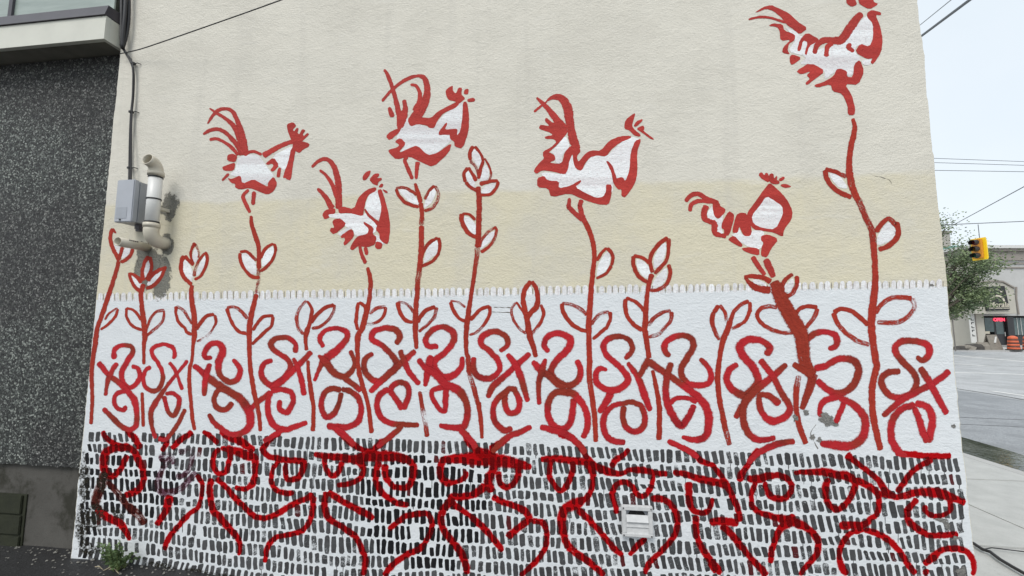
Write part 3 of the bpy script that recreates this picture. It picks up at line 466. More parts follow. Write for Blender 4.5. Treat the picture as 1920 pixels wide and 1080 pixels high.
# ------------------------------------------------------------------ materials
def m_wall():
    m = NT('cream_stucco'); sx = m.n('ShaderNodeSeparateXYZ'); m.t.links.new(m.pos, sx.inputs[0])
    n1 = m.noise(scale=2.0, detail=6, rough=0.66); n2 = m.noise(m.vscale(m.pos, (1, 1, 4)), scale=3.0, detail=5, rough=0.65); n3 = m.noise(scale=75, detail=4, rough=0.75)
    zb = m.math('ADD', sx.outputs['Z'], m.math('MULTIPLY', m.math('SUBTRACT', n2, 0.5), 0.09))
    low = m.smooth(zb, ZB + 0.025, ZB - 0.025)
    c = m.mix(low, (0.69, 0.662, 0.585), (0.675, 0.626, 0.480))
    c = m.mix(m.math('MULTIPLY', m.smooth(n1, 0.42, 0.66), 0.55), c, (0.60, 0.575, 0.505))
    c = m.mix(m.math('MULTIPLY', m.smooth(n2, 0.55, 0.75), 0.35), c, (0.70, 0.68, 0.62))
    c = m.mix(m.math('MULTIPLY', m.smooth(n3, 0.58, 0.75), 0.45), c, (0.36, 0.335, 0.28))
    streak = m.noise(m.vscale(m.pos, (9, 9, 0.5)), scale=1.0, detail=4)
    c = m.mix(m.math('MULTIPLY', m.smooth(streak, 0.56, 0.75), 0.25), c, (0.53, 0.51, 0.46))
    return m.done(m.pbsdf(c, 0.9, stucco(m, 0.62), spec=0.2))
def m_white():
    m = NT('white_wall_paint')
    n1 = m.noise(scale=2.2, detail=5, rough=0.65); n2 = m.noise(m.vscale(m.pos, (1, 1, 5)), scale=6, detail=5, rough=0.7); n3 = m.noise(scale=60, detail=4, rough=0.7)
    c = m.mix(n1, (0.68, 0.71, 0.735), (0.75, 0.775, 0.79))
    c = m.mix(m.math('MULTIPLY', m.smooth(n2, 0.55, 0.78), 0.5), c, (0.60, 0.63, 0.66))
    c = m.mix(m.math('MULTIPLY', m.smooth(n3, 0.66, 0.78), 0.6), c, (0.42, 0.43, 0.43))
    return m.done(m.pbsdf(c, 0.8, stucco(m, 0.6), spec=0.25))
def paint_alpha(m):
    v = m.math('ABSOLUTE', m.attr('av')); u = m.attr('au'); sd = m.attr('sd')
    cv = m.n('ShaderNodeCombineXYZ'); m.put(cv.inputs[0], m.math('MULTIPLY', u, 14.0)); m.put(cv.inputs[1], m.math('MULTIPLY', m.attr('av'), 4.0)); m.put(cv.inputs[2], m.math('MULTIPLY', sd, 37.0))
    streak = m.noise(cv.outputs[0], scale=1.0, detail=3, rough=0.6)
    grain = m.noise(scale=120, detail=4, rough=0.75); mid = m.noise(scale=30, detail=4, rough=0.6); pt = m.noise(scale=7, detail=2)
    val = m.math('ADD', m.math('MULTIPLY', streak, 0.45), m.math('ADD', m.math('MULTIPLY', grain, 0.4), m.math('MULTIPLY', mid, 0.15)))
    val = m.math('ADD', val, m.math('MULTIPLY', m.math('SUBTRACT', pt, 0.5), 0.22))
    dry = m.attr('dry')
    ad = m.smooth(val, m.math('SUBTRACT', dry, 0.09), m.math('ADD', dry, 0.09))
    soft = m.attr('soft')
    e = m.math('ADD', v, m.math('MULTIPLY', m.math('SUBTRACT', m.math('ADD', m.math('MULTIPLY', grain, 0.6), m.math('MULTIPLY', mid, 0.4)), 0.5), 0.95))
    ae = m.smooth(e, 1.0, m.math('SUBTRACT', 1.0, soft))
    return m.math('MULTIPLY', ad, ae), streak, grain
def m_brush(name, rough=0.75):
    m = NT(name); a, streak, grain = paint_alpha(m); t = m.attr('tint', 'Color')
    pit = m.noise(scale=55, detail=4, rough=0.75)
    c = m.mix(m.math('MULTIPLY', m.smooth(streak, 0.35, 0.65), 0.5), t, m.mix(1.0, t, (0.62, 0.52, 0.52), 'MULTIPLY'))
    c = m.mix(m.math('MULTIPLY', m.smooth(pit, 0.52, 0.68), 0.55), c, m.mix(1.0, t, (0.55, 0.45, 0.45), 'MULTIPLY'))
    c = m.mix(m.math('MULTIPLY', m.smooth(grain, 0.55, 0.72), 0.35), c, m.mix(1.0, t, (1.3, 1.7, 1.7), 'MULTIPLY'))
    return m.done(m.over(a, m.pbsdf(c, rough, stucco(m, 0.6), spec=0.3)))
def m_spray(name):
    m = NT(name); a, streak, grain = paint_alpha(m); t = m.attr('tint', 'Color')
    patch = m.noise(scale=3.4, detail=2); p2 = m.noise(scale=9, detail=3)
    c = m.mix(m.math('MULTIPLY', m.smooth(patch, 0.47, 0.6), 0.85), t, (0.235, 0.028, 0.010))
    c = m.mix(m.math('MULTIPLY', m.smooth(p2, 0.52, 0.72), 0.55), c, m.mix(1.0, c, (0.5, 0.45, 0.5), 'MULTIPLY'))
    c = m.mix(m.math('MULTIPLY', m.smooth(grain, 0.55, 0.8), 0.3), c, m.mix(1.0, t, (1.2, 2.0, 2.0), 'MULTIPLY'))
    return m.done(m.over(a, m.pbsdf(c, 0.7, stucco(m, 0.6), spec=0.3)))
def m_film(name):
    """thin red paint: the dashes underneath show through it"""
    m = NT(name); a, streak, grain = paint_alpha(m); t = m.attr('tint', 'Color')
    p2 = m.noise(scale=7, detail=3)
    c = m.mix(m.math('MULTIPLY', m.smooth(p2, 0.5, 0.7), 0.4), t, m.mix(1.0, t, (0.55, 0.5, 0.5), 'MULTIPLY'))
    sh = m.pbsdf(c, 0.7, stucco(m, 0.6), spec=0.3)
    film = m.over(m.math('ADD', 0.10, m.math('MULTIPLY', streak, 0.24)), sh, m.mix(0.15, m.mix(1.0, t, (1.95, 5.0, 5.0), 'MULTIPLY'), t))
    k = m.n('ShaderNodeMixShader'); tr = m.n('ShaderNodeBsdfTransparent'); m.put(k.inputs[0], a)
    m.t.links.new(tr.outputs[0], k.inputs[1]); m.t.links.new(film, k.inputs[2])
    return m.done(k.outputs[0])
def m_pebble():
    m = NT('pebbledash')
    warp = m.n('ShaderNodeVectorMath', operation='ADD'); m.put(warp.inputs[0], m.pos)
    m.put(warp.inputs[1], m.vscale(m.noise(scale=30, detail=2, out='Color'), (0.01, 0.01, 0.01)))
    k = m.n('ShaderNodeTexVoronoi'); m.put(k.inputs['Vector'], warp.outputs[0]); k.inputs['Scale'].default_value = 96
    k2 = m.n('ShaderNodeTexVoronoi', feature='DISTANCE_TO_EDGE'); m.put(k2.inputs['Vector'], warp.outputs[0]); k2.inputs['Scale'].default_value = 96
    sc = m.n('ShaderNodeSeparateColor'); m.t.links.new(k.outputs['Color'], sc.inputs[0])
    c = m.ramp(sc.outputs[0], (0.0, (0.013, 0.013, 0.013)), (0.42, (0.036, 0.037, 0.036)), (0.66, (0.085, 0.088, 0.084)), (0.84, (0.165, 0.17, 0.16)), (0.98, (0.34, 0.34, 0.32)))
    c = m.mix(m.smooth(k2.outputs['Distance'], 0.06, 0.0), c, (0.012, 0.012, 0.012))
    big = m.noise(scale=1.3, detail=4)
    c = m.mix(m.math('MULTIPLY', m.smooth(big, 0.42, 0.60), 0.8), c, m.mix(1.0, c, (1.5, 1.62, 1.56), 'MULTIPLY'))
    h = m.math('ADD', m.math('MULTIPLY', m.smooth(k2.outputs['Distance'], 0.0, 0.25), 1.0), m.math('MULTIPLY', sc.outputs[1], 0.7))
    return m.done(m.pbsdf(c, 0.55, m.bump(h, 0.9, 0.008), spec=0.5))
def m_concrete(name, a, b, scale=6.0, moss=None, rough=0.85):
    m = NT(name); n1 = m.noise(scale=scale, detail=6, rough=0.65); n2 = m.noise(scale=scale * 25, detail=3, rough=0.6)
    c = m.mix(n1, a, b); c = m.mix(m.math('MULTIPLY', m.smooth(n2, 0.55, 0.75), 0.4), c, tuple(x * 0.6 for x in a))
    if moss:
        n3 = m.noise(scale=3.2, detail=5, rough=0.7); c = m.mix(m.math('MULTIPLY', m.smooth(n3, 0.48, 0.64), 0.8), c, moss)
    return m.done(m.pbsdf(c, rough, m.bump(m.math('ADD', n1, m.math('MULTIPLY', n2, 0.4)), 0.5, 0.01), spec=0.3))
def m_blot(name, col, amount=0.5, scale=25.0, dense=True):
    """cement or dirt with a ragged edge (av runs 0 inside to 1 at the rim)"""
    m = NT(name); v = m.attr('av'); n = m.noise(scale=scale, detail=5, rough=0.7); n2 = m.noise(scale=130, detail=3)
    e = m.math('ADD', v, m.math('MULTIPLY', m.math('SUBTRACT', n, 0.5), 1.7))
    a = m.math('MULTIPLY', m.smooth(e, amount + 0.22, amount - 0.12), m.smooth(m.noise(scale=70, detail=4, rough=0.7), 0.30 if dense else 0.38, 0.38 if dense else 0.62))
    c = m.mix(n2, tuple(x * 0.55 for x in col), tuple(min(1, x * 1.45) for x in col))
    h = m.math('ADD', n, m.math('MULTIPLY', n2, 0.6))
    return m.done(m.over(a, m.pbsdf(c, 0.95, m.bump(h, 0.9, 0.02), spec=0.15)))
def m_asphalt(name, col, wet=0.0):
    m = NT(name); k = m.vor(scale=140, out='Color'); sc = m.n('ShaderNodeSeparateColor'); m.t.links.new(k, sc.inputs[0])
    n1 = m.noise(scale=1.4, detail=5); n2 = m.noise(scale=14, detail=4)
    c = m.mix(sc.outputs[0], tuple(x * 0.55 for x in col), tuple(x * 1.4 for x in col))
    c = m.mix(m.math('MULTIPLY', m.smooth(n1, 0.45, 0.62), 0.7), c, tuple(x * 0.74 for x in col))
    c = m.mix(m.math('MULTIPLY', m.smooth(m.noise(scale=0.35, detail=5, rough=0.6), 0.48, 0.6), 0.4), c, tuple(x * 0.8 for x in col))
    c = m.mix(m.math('MULTIPLY', m.smooth(n2, 0.6, 0.72), 0.3), c, tuple(x * 1.5 for x in col))
    return m.done(m.pbsdf(c, 0.75 - wet, m.bump(m.math('ADD', sc.outputs[1], m.math('MULTIPLY', n2, 2.0)), 0.7, 0.008), spec=0.4))

# wall measurements
ZB = 0.5 * (W(330, 381).z + W(1760, 322).z)
XL = 0.5 * (W(225, 100).x + W(148, 900).x)
XR = 0.5 * (W(1728, 70).x + W(1808, 870).x)
def eL(z): return XL + 0.004 * noise.noise(Vector((1.7, z * 6.0, 0))) + 0.006 * noise.noise(Vector((8.1, z * 25.0, 3)))
def eR(z): return XR + 0.010 * noise.noise(Vector((4.2, z * 5.0, 7))) + 0.006 * noise.noise(Vector((2.9, z * 22.0, 1)))
def px_left(y): return 234.4 - 0.0944 * y
def px_right(y): return 1720.5 + 0.1005 * y

M_WALL = m_wall(); M_WHITE = m_white()
M_BRUSH = m_brush('red_brush_paint'); M_FILL = m_brush('white_brush_paint'); M_SPRAY = m_spray('crimson_roller_paint')
M_ROOT = m_film('thin_red_paint'); M_DASH = m_brush('charcoal_brush_paint', 0.6)
M_PEB = m_pebble(); M_CEM = m_blot('cement_patch', (0.23, 0.225, 0.195), 0.8, 22.0); M_GRIME = m_blot('black_grime', (0.034, 0.031, 0.022), 0.6, 18.0, False)
M_PLINTH = m_concrete('old_concrete', (0.055, 0.052, 0.046), (0.12, 0.115, 0.105), 5.0, (0.022, 0.022, 0.014))
M_FASCIA = simple('white_painted_timber', (0.62, 0.62, 0.55), 0.6, var=0.12, scale=7)
M_SOFFIT = simple('soffit_timber', (0.20, 0.19, 0.16), 0.8, var=0.4, scale=9)
M_FLASH = simple('dark_metal_flashing', (0.055, 0.05, 0.06), 0.4, var=0.35, scale=8)
M_BLACK = simple('black_rubber', (0.018, 0.018, 0.02), 0.5, var=0.3)
M_GREY = simple('grey_plastic', (0.33, 0.35, 0.385), 0.45, var=0.1, scale=30)
M_GREY2 = simple('grey_plastic_lid', (0.40, 0.42, 0.46), 0.45, var=0.1, scale=14)
M_PVC = simple('white_pvc', (0.68, 0.68, 0.66), 0.4, var=0.08, scale=12)
M_PVC2 = simple('cream_pvc', (0.56, 0.52, 0.43), 0.42, var=0.12, scale=15)
M_VENT = simple('white_vent_plastic', (0.58, 0.585, 0.585), 0.5, var=0.2, scale=45)
M_DARK = simple('duct_shade_black', (0.008, 0.008, 0.008), 0.9)
M_GRATE = simple('mossy_boards', (0.018, 0.021, 0.009), 0.85, var=0.5, scale=14, bump=0.5)

# ------------------------------------------------------------------ paint meshes
RED = (0.47, 0.042, 0.033); ORED = (0.39, 0.031, 0.015); CRIM = (0.46, 0.012, 0.019); RUST = (0.22, 0.030, 0.012); BROWN = (0.17, 0.030, 0.024); PLUM = (0.20, 0.055, 0.07)
WHITE = (0.86, 0.875, 0.885)
def catmull(pts, step=2.6):
    if len(pts) == 2:
        a, b = pts; n = max(2, int(math.hypot(b[0]-a[0], b[1]-a[1]) / step))
        return [tuple(a[k] + (b[k] - a[k]) * i / n for k in range(3)) for i in range(n + 1)]
    P = [pts[0]] + list(pts) + [pts[-1]]; res = []
    for i in range(1, len(P) - 2):
        p0, p1, p2, p3 = P[i-1], P[i], P[i+1], P[i+2]
        n = max(2, int(math.hypot(p2[0]-p1[0], p2[1]-p1[1]) / step))
        for j in range(n):
            t = j / n; t2 = t*t; t3 = t2*t
            res.append(tuple(0.5 * (2*p1[k] + (p2[k]-p0[k])*t + (2*p0[k]-5*p1[k]+4*p2[k]-p3[k])*t2 + (3*p1[k]-p0[k]-3*p2[k]+p3[k])*t3) for k in range(3)))
    res.append(pts[-1]); return res
RNG = random.Random(11)
class SB:
    def __init__(s): s.v = []; s.f = []; s.a = {'av': [], 'au': [], 'dry': [], 'soft': [], 'sd': []}; s.t = []
    def _add(s, p, av, au, dry, soft, sd, tint):
        s.v.append(p)
        for k, x in (('av', av), ('au', au), ('dry', dry), ('soft', soft), ('sd', sd)): s.a[k].append(x)
        s.t.append(tint)
    def stroke(s, pts, off, tint, dry=0.2, soft=0.15, widen=1.1, cap=0.45, jit=0.35):
        c = catmull(pts); n = len(c); L = 0.0; acc = [0.0]
        for i in range(1, n): L += math.hypot(c[i][0]-c[i-1][0], c[i][1]-c[i-1][1]); acc.append(L)
        sd = RNG.random(); base = len(s.v); k = 0; kf = RNG.uniform(0.9, 1.06); tv = tuple(x * kf for x in tint)
        for i in range(n):
            a = c[max(i-1, 0)]; b = c[min(i+1, n-1)]; tx, ty = b[0]-a[0], b[1]-a[1]; l = math.hypot(tx, ty) or 1.0
            nx, ny = -ty / l, tx / l; h = max(c[i][2], 1.2) * 0.5 * widen
            for d in (acc[i], L - acc[i]):
                if d < cap * h: q = 1 - d / (cap * h); h *= max(0.45, math.sqrt(max(0.0, 1 - 0.8 * q * q)))
            j1 = jit * noise.noise(Vector((acc[i] * 0.12, sd * 91, 0))) * 2; j2 = jit * noise.noise(Vector((acc[i] * 0.12, sd * 91, 9))) * 2
            o = off + 0.000012 * acc[i] / max(L, 1)
            dr = dry + 0.15 * noise.noise(Vector((acc[i] * 0.028, sd * 53, 4)))
            e = min(acc[i], L - acc[i]) / max(c[i][2], 1)
            s._add(W(c[i][0] + nx * (h + j1), c[i][1] + ny * (h + j1), o), -1.0, acc[i] / 290.0, dr, soft, sd, tv)
            s._add(W(c[i][0] - nx * (h + j2), c[i][1] - ny * (h + j2), o), 1.0, acc[i] / 290.0, dr, soft, sd, tv)
            if i: s.f.append((base + 2*i - 2, base + 2*i, base + 2*i + 1, base + 2*i - 1))
        return s
    def shape(s, pts, off, tint, dry=0.12, jit=0.35, smooth=True):
        p = [(q[0], q[1]) for q in pts]; sd = RNG.random()
        if smooth:
            r_ = []
            for i in range(len(p)):
                a, b = p[i], p[(i+1) % len(p)]
                for t in (0.2, 0.8): r_.append((a[0] + (b[0]-a[0])*t, a[1] + (b[1]-a[1])*t))
            p = r_
        r_ = []
        for i in range(len(p)):
            a, b = p[i], p[(i+1) % len(p)]; m_ = max(1, int(math.hypot(b[0]-a[0], b[1]-a[1]) / 4.0))
            for j in range(m_):
                x, y = a[0] + (b[0]-a[0])*j/m_, a[1] + (b[1]-a[1])*j/m_
                r_.append((x + jit * 1.6 * noise.noise(Vector((x*0.3, y*0.3, sd*9))), y + jit * 1.6 * noise.noise(Vector((x*0.3, y*0.3, 5+sd*9)))))
        base = len(s.v); kf = RNG.uniform(0.95, 1.05); tv = tuple(x * kf for x in tint)
        for x, y in r_: s._add(W(x, y, off), 0.0, y / 290.0, dry, 0.15, sd, tv)
        for tri in tessellate_polygon([[Vector((x, y, 0)) for x, y in r_]]): s.f.append(tuple(base + i for i in tri))
        return s
    def blot(s, cx, cy, rx, ry, off, rot=0.0, wob=0.25):
        """round patch, av 0 in the middle to 1 at the rim"""
        base = len(s.v); n = 28; sd = RNG.random(); s._add(W(cx, cy, off), 0.0, 0, 0, 0, sd, WHITE)
        for i in range(n):
            an = 2 * math.pi * i / n; r_ = 1 + wob * noise.noise(Vector((math.cos(an) * 1.3, math.sin(an) * 1.3, sd * 50)))
            x, y = rx * r_ * math.cos(an), ry * r_ * math.sin(an)
            s._add(W(cx + x * math.cos(rot) - y * math.sin(rot), cy + x * math.sin(rot) + y * math.cos(rot), off), 1.0, 0, 0, 0, sd, WHITE)
        for i in range(n): s.f.append((base, base + 1 + i, base + 1 + (i + 1) % n))
        return s
    def build(s, name, mat, parent=None):
        me = bpy.data.meshes.new(name); me.from_pydata(s.v, [], s.f)
        for k, vals in s.a.items():
            at_ = me.attributes.new(k, 'FLOAT', 'POINT'); at_.data.foreach_set('value', vals)
        ca = me.attributes.new('tint', 'FLOAT_COLOR', 'POINT'); flat = []
        for t in s.t: flat += [t[0], t[1], t[2], 1.0]
        ca.data.foreach_set('color', flat)
        # all paint faces the street
        bm = bmesh.new(); bm.from_mesh(me); fl = [f for f in bm.faces if f.normal.y > 0]; bmesh.ops.reverse_faces(bm, faces=fl); bm.to_mesh(me); bm.free()
        me.materials.append(mat); o = bpy.data.objects.new(name, me); COL.objects.link(o)
        return adopt(o, parent)

# ------------------------------------------------------------------ the painted building
bld = thing('painted_building', (0.5 * (XL + XR), D, 0), 'cream stucco building whose side wall carries a red rooster mural', 'building')
TOP, BOT = 6.0, -0.35
zs = [BOT + (TOP - BOT) * i / 240 for i in range(241)]
loop = [Vector((eL(z), D, z)) for z in zs] + [Vector((eR(z), D, z)) for z in reversed(zs)]
mb = MB(); n = len(loop); mb.v = loop + [p + Vector((0, 8, 0)) for p in loop]
for tri in tessellate_polygon([loop]): mb.f.append(tri)
for i in range(n): j = (i + 1) % n; mb.f.append((i, j, n + j, n + i))
mb.f.append(tuple(range(n, 2 * n)))
wall = mb.build('wall', M_WALL, bld)
MB().box((XL - 0.04, D - 0.05, TOP + 0.003), (XR + 0.05, D + 8.05, TOP + 0.12)).build('coping', M_PLINTH, bld)

# white lower wall with its tabbed upper edge
KX = [150, 185, 600, 900, 1150, 1400, 1700, 1830]
KT = [549.5, 549, 543, 539, 534.5, 531, 525.5, 523]; KB = [562.5, 562, 557, 552.5, 548, 543.5, 538, 536]
def lerpk(x, ks, vs):
    for i in range(len(ks) - 1):
        if x <= ks[i+1] or i == len(ks) - 2:
            return vs[i] + (vs[i+1] - vs[i]) * (x - ks[i]) / (ks[i+1] - ks[i])
top = []; x = 184.0
while x < 1770: top.append(W(x, lerpk(x, KX, KB) + RNG.uniform(-0.6, 0.6), 0.00015)); x += 7
zl, zr = top[0].z, top[-1].z
loop = [Vector((eL(BOT + (zl - BOT) * i / 90) + 0.002, D - 0.00015, BOT + (zl - BOT) * i / 90)) for i in range(91)] + top[1:-1] + \
       [Vector((eR(zr + (BOT - zr) * i / 90) - 0.002, D - 0.00015, zr + (BOT - zr) * i / 90)) for i in range(91)]
mb = MB(); mb.v = loop; mb.f = [t for t in tessellate_polygon([loop])]
band = mb.build('white_band', M_WHITE, bld)
x = 188.0; TICK = []
while x < 1768:
    w_ = RNG.uniform(7.5, 10.5) * (1 + (x - 900) / 9000); a, b = lerpk(x, KX, KT) + RNG.uniform(-1.2, 1.2), lerpk(x, KX, KB)
    SB().stroke([(x, b + 4, w_), (x + RNG.uniform(-0.6, 0.6), (a + b) / 2, w_), (x + RNG.uniform(-0.8, 0.8), a, w_ * 0.92)], 0.0003, WHITE, dry=RNG.uniform(0.08, 0.26), soft=0.12, cap=1.0).build('white_tab', M_FILL, band)
    gp = RNG.uniform(2.2, 5.2); TICK.append((x + w_ / 2 + gp / 2, a, b)); x += w_ + gp

tk_ = SB()
for x, a, b in TICK: tk_.stroke([(x, a + RNG.uniform(1, 4), 1.6), (x, b + RNG.uniform(1.5, 4), 1.3)], 0.00034, (0.30, 0.285, 0.25), 0.3, 0.3, 1.2, 0.3, 0.2)
tag(tk_.build('tab_gaps', M_FILL, band), kind='stuff')
# dashed plinth
YT = [(140, 807), (400, 812), (750, 822), (1000, 830), (1200, 839), (1500, 848), (1840, 858)]
SPK = [(140, 21.8), (250, 22.2), (550, 24.0), (850, 25.5), (1150, 27.0), (1600, 28.6), (1840, 29.3)]
def ytop(x): return lerpk(x, [a for a, b in YT], [b for a, b in YT])
def spc(x): return lerpk(x, [a for a, b in SPK], [b for a, b in SPK])
def black(x, y):
    d1 = ((x - 790) / 115) ** 2 + ((y - 955) / 115) ** 2; d2 = ((x - 250) / 85) ** 2 + ((y - 915) / 58) ** 2; d3 = ((x - 160) / 22) ** 2 + ((y - 930) / 110) ** 2
    d4 = ((x - 890) / 30) ** 2 + ((y - 878) / 30) ** 2
    return min(d1, d2, d3, d4) + 0.35 * noise.noise(Vector((x * 0.03, y * 0.03, 2))) < 1.0
NR = 11
YB = [(140, 1047), (270, 1064), (430, 1090), (600, 1112), (850, 1128), (1150, 1148), (1500, 1168), (1840, 1186)]
def rowy(x, r_):
    y0 = ytop(x); y1 = lerpk(x, [a for a, b in YB], [b for a, b in YB]); sp = (y1 - y0) / NR
    k = 0.0 if r_ == 0 else min(1.0, r_ / 2) * (1.0 if r_ < NR - 1 else 0.3)
    return y0 + r_ * sp + k * (0.34 * sp * noise.noise(Vector((x * 0.0055, r_ * 3.1, 0))) + 0.16 * sp * noise.noise(Vector((x * 0.022, r_ * 7.7, 4))))
dash = SB(); nd = 0
for r_ in range(NR):
    x = 146.0 + RNG.uniform(0, 4)
    while x < 1836:
        sp = spc(x); pitch = sp * 0.49 * RNG.uniform(0.78, 1.22)
        gap = sp * 0.075; yt = rowy(x, r_) + gap * RNG.uniform(0.5, 1.8); yb = rowy(x, r_ + 1) - gap * RNG.uniform(0.5, 2.0)
        if RNG.random() < 0.10: yt += sp * RNG.uniform(0.1, 0.3)
        hh = max(5.0, yb - yt); y0 = yt
        wd = pitch * RNG.uniform(0.58, 0.78); sl = sp * (0.14 * noise.noise(Vector((x * 0.01, r_ * 2.0, 6))) + (0.12 if x > 1100 else 0.05 if x > 900 else 0.0)) + RNG.uniform(-1.3, 1.3)
        if r_ == NR - 1 and x < 700: sl -= 4.0
        xc = x + pitch * 0.5
        if px_left(y0) + 4 < xc - wd * 0.5 and xc + wd * 0.5 + sl < px_right(y0) - 2 and y0 < 1150 and RNG.random() > 0.02:
            blk = black(xc, y0 + hh / 2); g = RNG.uniform(0.050, 0.095)
            tint = (0.007, 0.007, 0.009) if blk else (g, g * 1.04, g * 1.08)
            if RNG.random() < 0.012: tint = (0.10, 0.012, 0.014)
            def J(q=0.9): return RNG.uniform(-q, q)
            c = wd * RNG.uniform(0.08, 0.26)
            poly = [(xc - wd/2 + c + J(.6), y0 + J(1.2)), (xc + wd/2 - c + J(.6), y0 + J(1.2)), (xc + wd/2 + J(.6), y0 + hh*.12), (xc + wd/2 + sl*.5 + J(), y0 + hh*.55), (xc + wd/2 + sl + J(.6), y0 + hh*.9),
                    (xc + wd/2 - c + sl + J(), y0 + hh + J(1.2)), (xc - wd/2 + c + sl + J(), y0 + hh + J(1.2)), (xc - wd/2 + sl + J(.6), y0 + hh*.88), (xc - wd/2 + sl*.5 + J(), y0 + hh*.5), (xc - wd/2 + J(.6), y0 + hh*.1)]
            dash.shape(poly, 0.0003, tint, dry=0.16 if blk else RNG.uniform(0.34, 0.46), jit=0.25, smooth=False); nd += 1
            if RNG.random() < (0.12 if x > 1000 or 450 < x < 640 else 0.04):
                dash.stroke([(xc + sl, y0 + hh - 2, 1.3), (xc + sl + J(.5), y0 + hh + RNG.uniform(5, 24), 0.9)], 0.00033, tint, 0.2)
        x += pitch
tag(dash.build('painted_dashes', M_DASH, band), kind='stuff')

# red roots, curling figures, plants and roosters
lay = 0
def nextoff(base):
    global lay
    lay += 1; return base + (lay % 14) * 0.00002
for tile, strokes in ROOTS:
    sb = SB()
    for s_ in strokes:
        tint, dry = (0.44, 0.009, 0.014), 0.27
        if s_[0] == '*': s_ = s_[1:]; tint, dry = BROWN, 0.40
        elif s_[0] == '%': s_ = s_[1:]; tint, dry = PLUM, 0.47
        sb.stroke(parse(tile, s_), nextoff(0.00045), tint, dry, 0.35, 1.24, 0.6, 0.9)
    sb.build('painted_roots', M_ROOT, bld)
for tile, strokes in SCROLLS:
    sb = SB()
    for s_ in strokes: sb.stroke(parse(tile, s_), nextoff(0.00078), CRIM, 0.24, 0.42, 1.32, 0.6, 0.6)
    sb.build('painted_scroll', M_SPRAY, bld)
for tile, strokes, fills in PLANTS:
    o = None
    for s_ in strokes:
        tint, dry = ORED, 0.30
        if s_[0] == '~': s_ = s_[1:]; dry = 0.425
        elif s_[0] == '#': s_ = s_[1:]; tint, dry = (0.31, 0.030, 0.013), 0.3
        q = SB().stroke(parse(tile, s_), nextoff(0.00115), tint, dry, 0.25, 1.24, 0.2, 0.5).build('brush_stroke' if o else 'painted_plant', M_BRUSH, o or bld)
        o = o or q
    for s_ in fills: SB().shape(parse(tile, s_), 0.0011 if not (tile == 'P6') else 0.0015, WHITE, 0.22).build('leaf_fill', M_FILL, o)
for tile, label, items in ROOSTERS:
    o = None; k = 0
    for kind, s_ in items:
        k += 1; off = 0.00115 + k * 0.00002
        if kind == 'w': q = SB().shape(parse(tile, s_), off, WHITE, 0.2).build('white_fill' if o else 'painted_rooster', M_FILL, o or bld)
        elif kind == 'r': q = SB().shape(parse(tile, s_), off, RED, 0.28).build('brush_stroke', M_BRUSH, o)
        else: q = SB().stroke(parse(tile, s_), off, RED, 0.26, 0.15, 1.12, 0.3, 0.4).build('brush_stroke', M_BRUSH, o)
        if o is None: o = q; o['label'] = label
# cement repairs, chips, cracks and grime
for a in ((318, 386, 17, 29, .25), (312, 458, 15, 22, .1), (275, 500, 26, 46, .2), (302, 520, 22, 44, 0), (268, 478, 14, 24, 0)): SB().blot(a[0], a[1], a[2], a[3], 0.00035 + RNG.uniform(0, 0.0002), a[4]).build('cement_patch', M_CEM, bld)
M_CHIP = m_blot('bare_cement', (0.24, 0.235, 0.22), 0.8, 40.0)
for a in ((1552, 790, 17, 12, .6), (1491, 784, 5, 7, 0), (1512, 774, 7, 5, -.3), (1523, 820, 5, 6, .4), (1536, 826, 6, 6, 0), (1766, 976, 14, 6, .3), (1776, 984, 6, 9, 0), (1792, 1009, 9, 4, 0), (1800, 1072, 14, 9, .4), (1788, 799, 4, 4, 0), (1746, 535, 4, 3, 0)):
    SB().blot(a[0], a[1], a[2], a[3], 0.0017 + RNG.uniform(0, 0.0002), a[4], 0.9).build('paint_chip', M_CHIP, bld)
for a in ((158, 900, 15, 66, .03), (154, 985, 17, 55, .02), (192, 905, 15, 30, .1), (178, 965, 24, 42, .1), (165, 1030, 30, 16, 0), (222, 962, 20, 12, .5), (300, 1060, 40, 9, .1), (372, 1072, 44, 9, .15), (455, 1085, 50, 8, .15)): SB().blot(a[0], a[1], a[2], a[3], 0.0020 + RNG.uniform(0, 0.0003), a[4]).build('grime_stain', M_GRIME, bld)
for s_ in ('925 576 1; 960 577 1', '921 585 1; 958 586 1', '1640 330 1; 1665 336 1; 1672 345 1', '1530 796 1.5; 1520 812 1.2; 1526 828 1.2; 1534 842 1'):
    SB().stroke(parse('N', s_), 0.0005, (0.16, 0.15, 0.13), 0.40, 0.3, 1.0, 0.3, 0.8).build('hairline_crack', M_DASH, bld)

# ------------------------------------------------------------------ fixtures on the painted wall
def wx(px, py): return W(px, py).x
def wz(px, py): return W(px, py).z
# grey enclosure
x1 = wx(286, 390); x0 = x1 - 0.125; zt = wz(286, 350); zb = wz(281, 424)
e = thing('electrical_box', (x0, D, zb), 'grey plastic electrical box on the wall beside the white vent pipe', 'electrical box')
MB().box((x0, D - 0.095, zb), (x1, D - 0.001, zt)).build('housing', M_GREY, e, bevel=0.004)
MB().box((x0 - 0.003, D - 0.132, zb - 0.003), (x1 + 0.003, D - 0.0965, zt + 0.004)).build('lid', M_GREY2, e, bevel=0.005)
MB().box((x0 + 0.012, D - 0.1335, zb + 0.02), (x1 - 0.035, D - 0.1325, zb + 0.095)).build('label_plate', M_GREY, e)
mb = MB(); mb.tube([(x0 + 0.045, D - 0.131, zb + 0.012), (x0 + 0.045, D - 0.136, zb + 0.012)], 0.006, 10); mb.build('screw', M_BLACK, e)
mb = MB(); mb.lathe([(0.018, -0.045), (0.018, -0.03), (0.024, -0.03), (0.024, 0.0)], (x1 - 0.03, D - 0.05, zb - 0.004), 8); mb.build('cable_gland', M_FLASH, e)
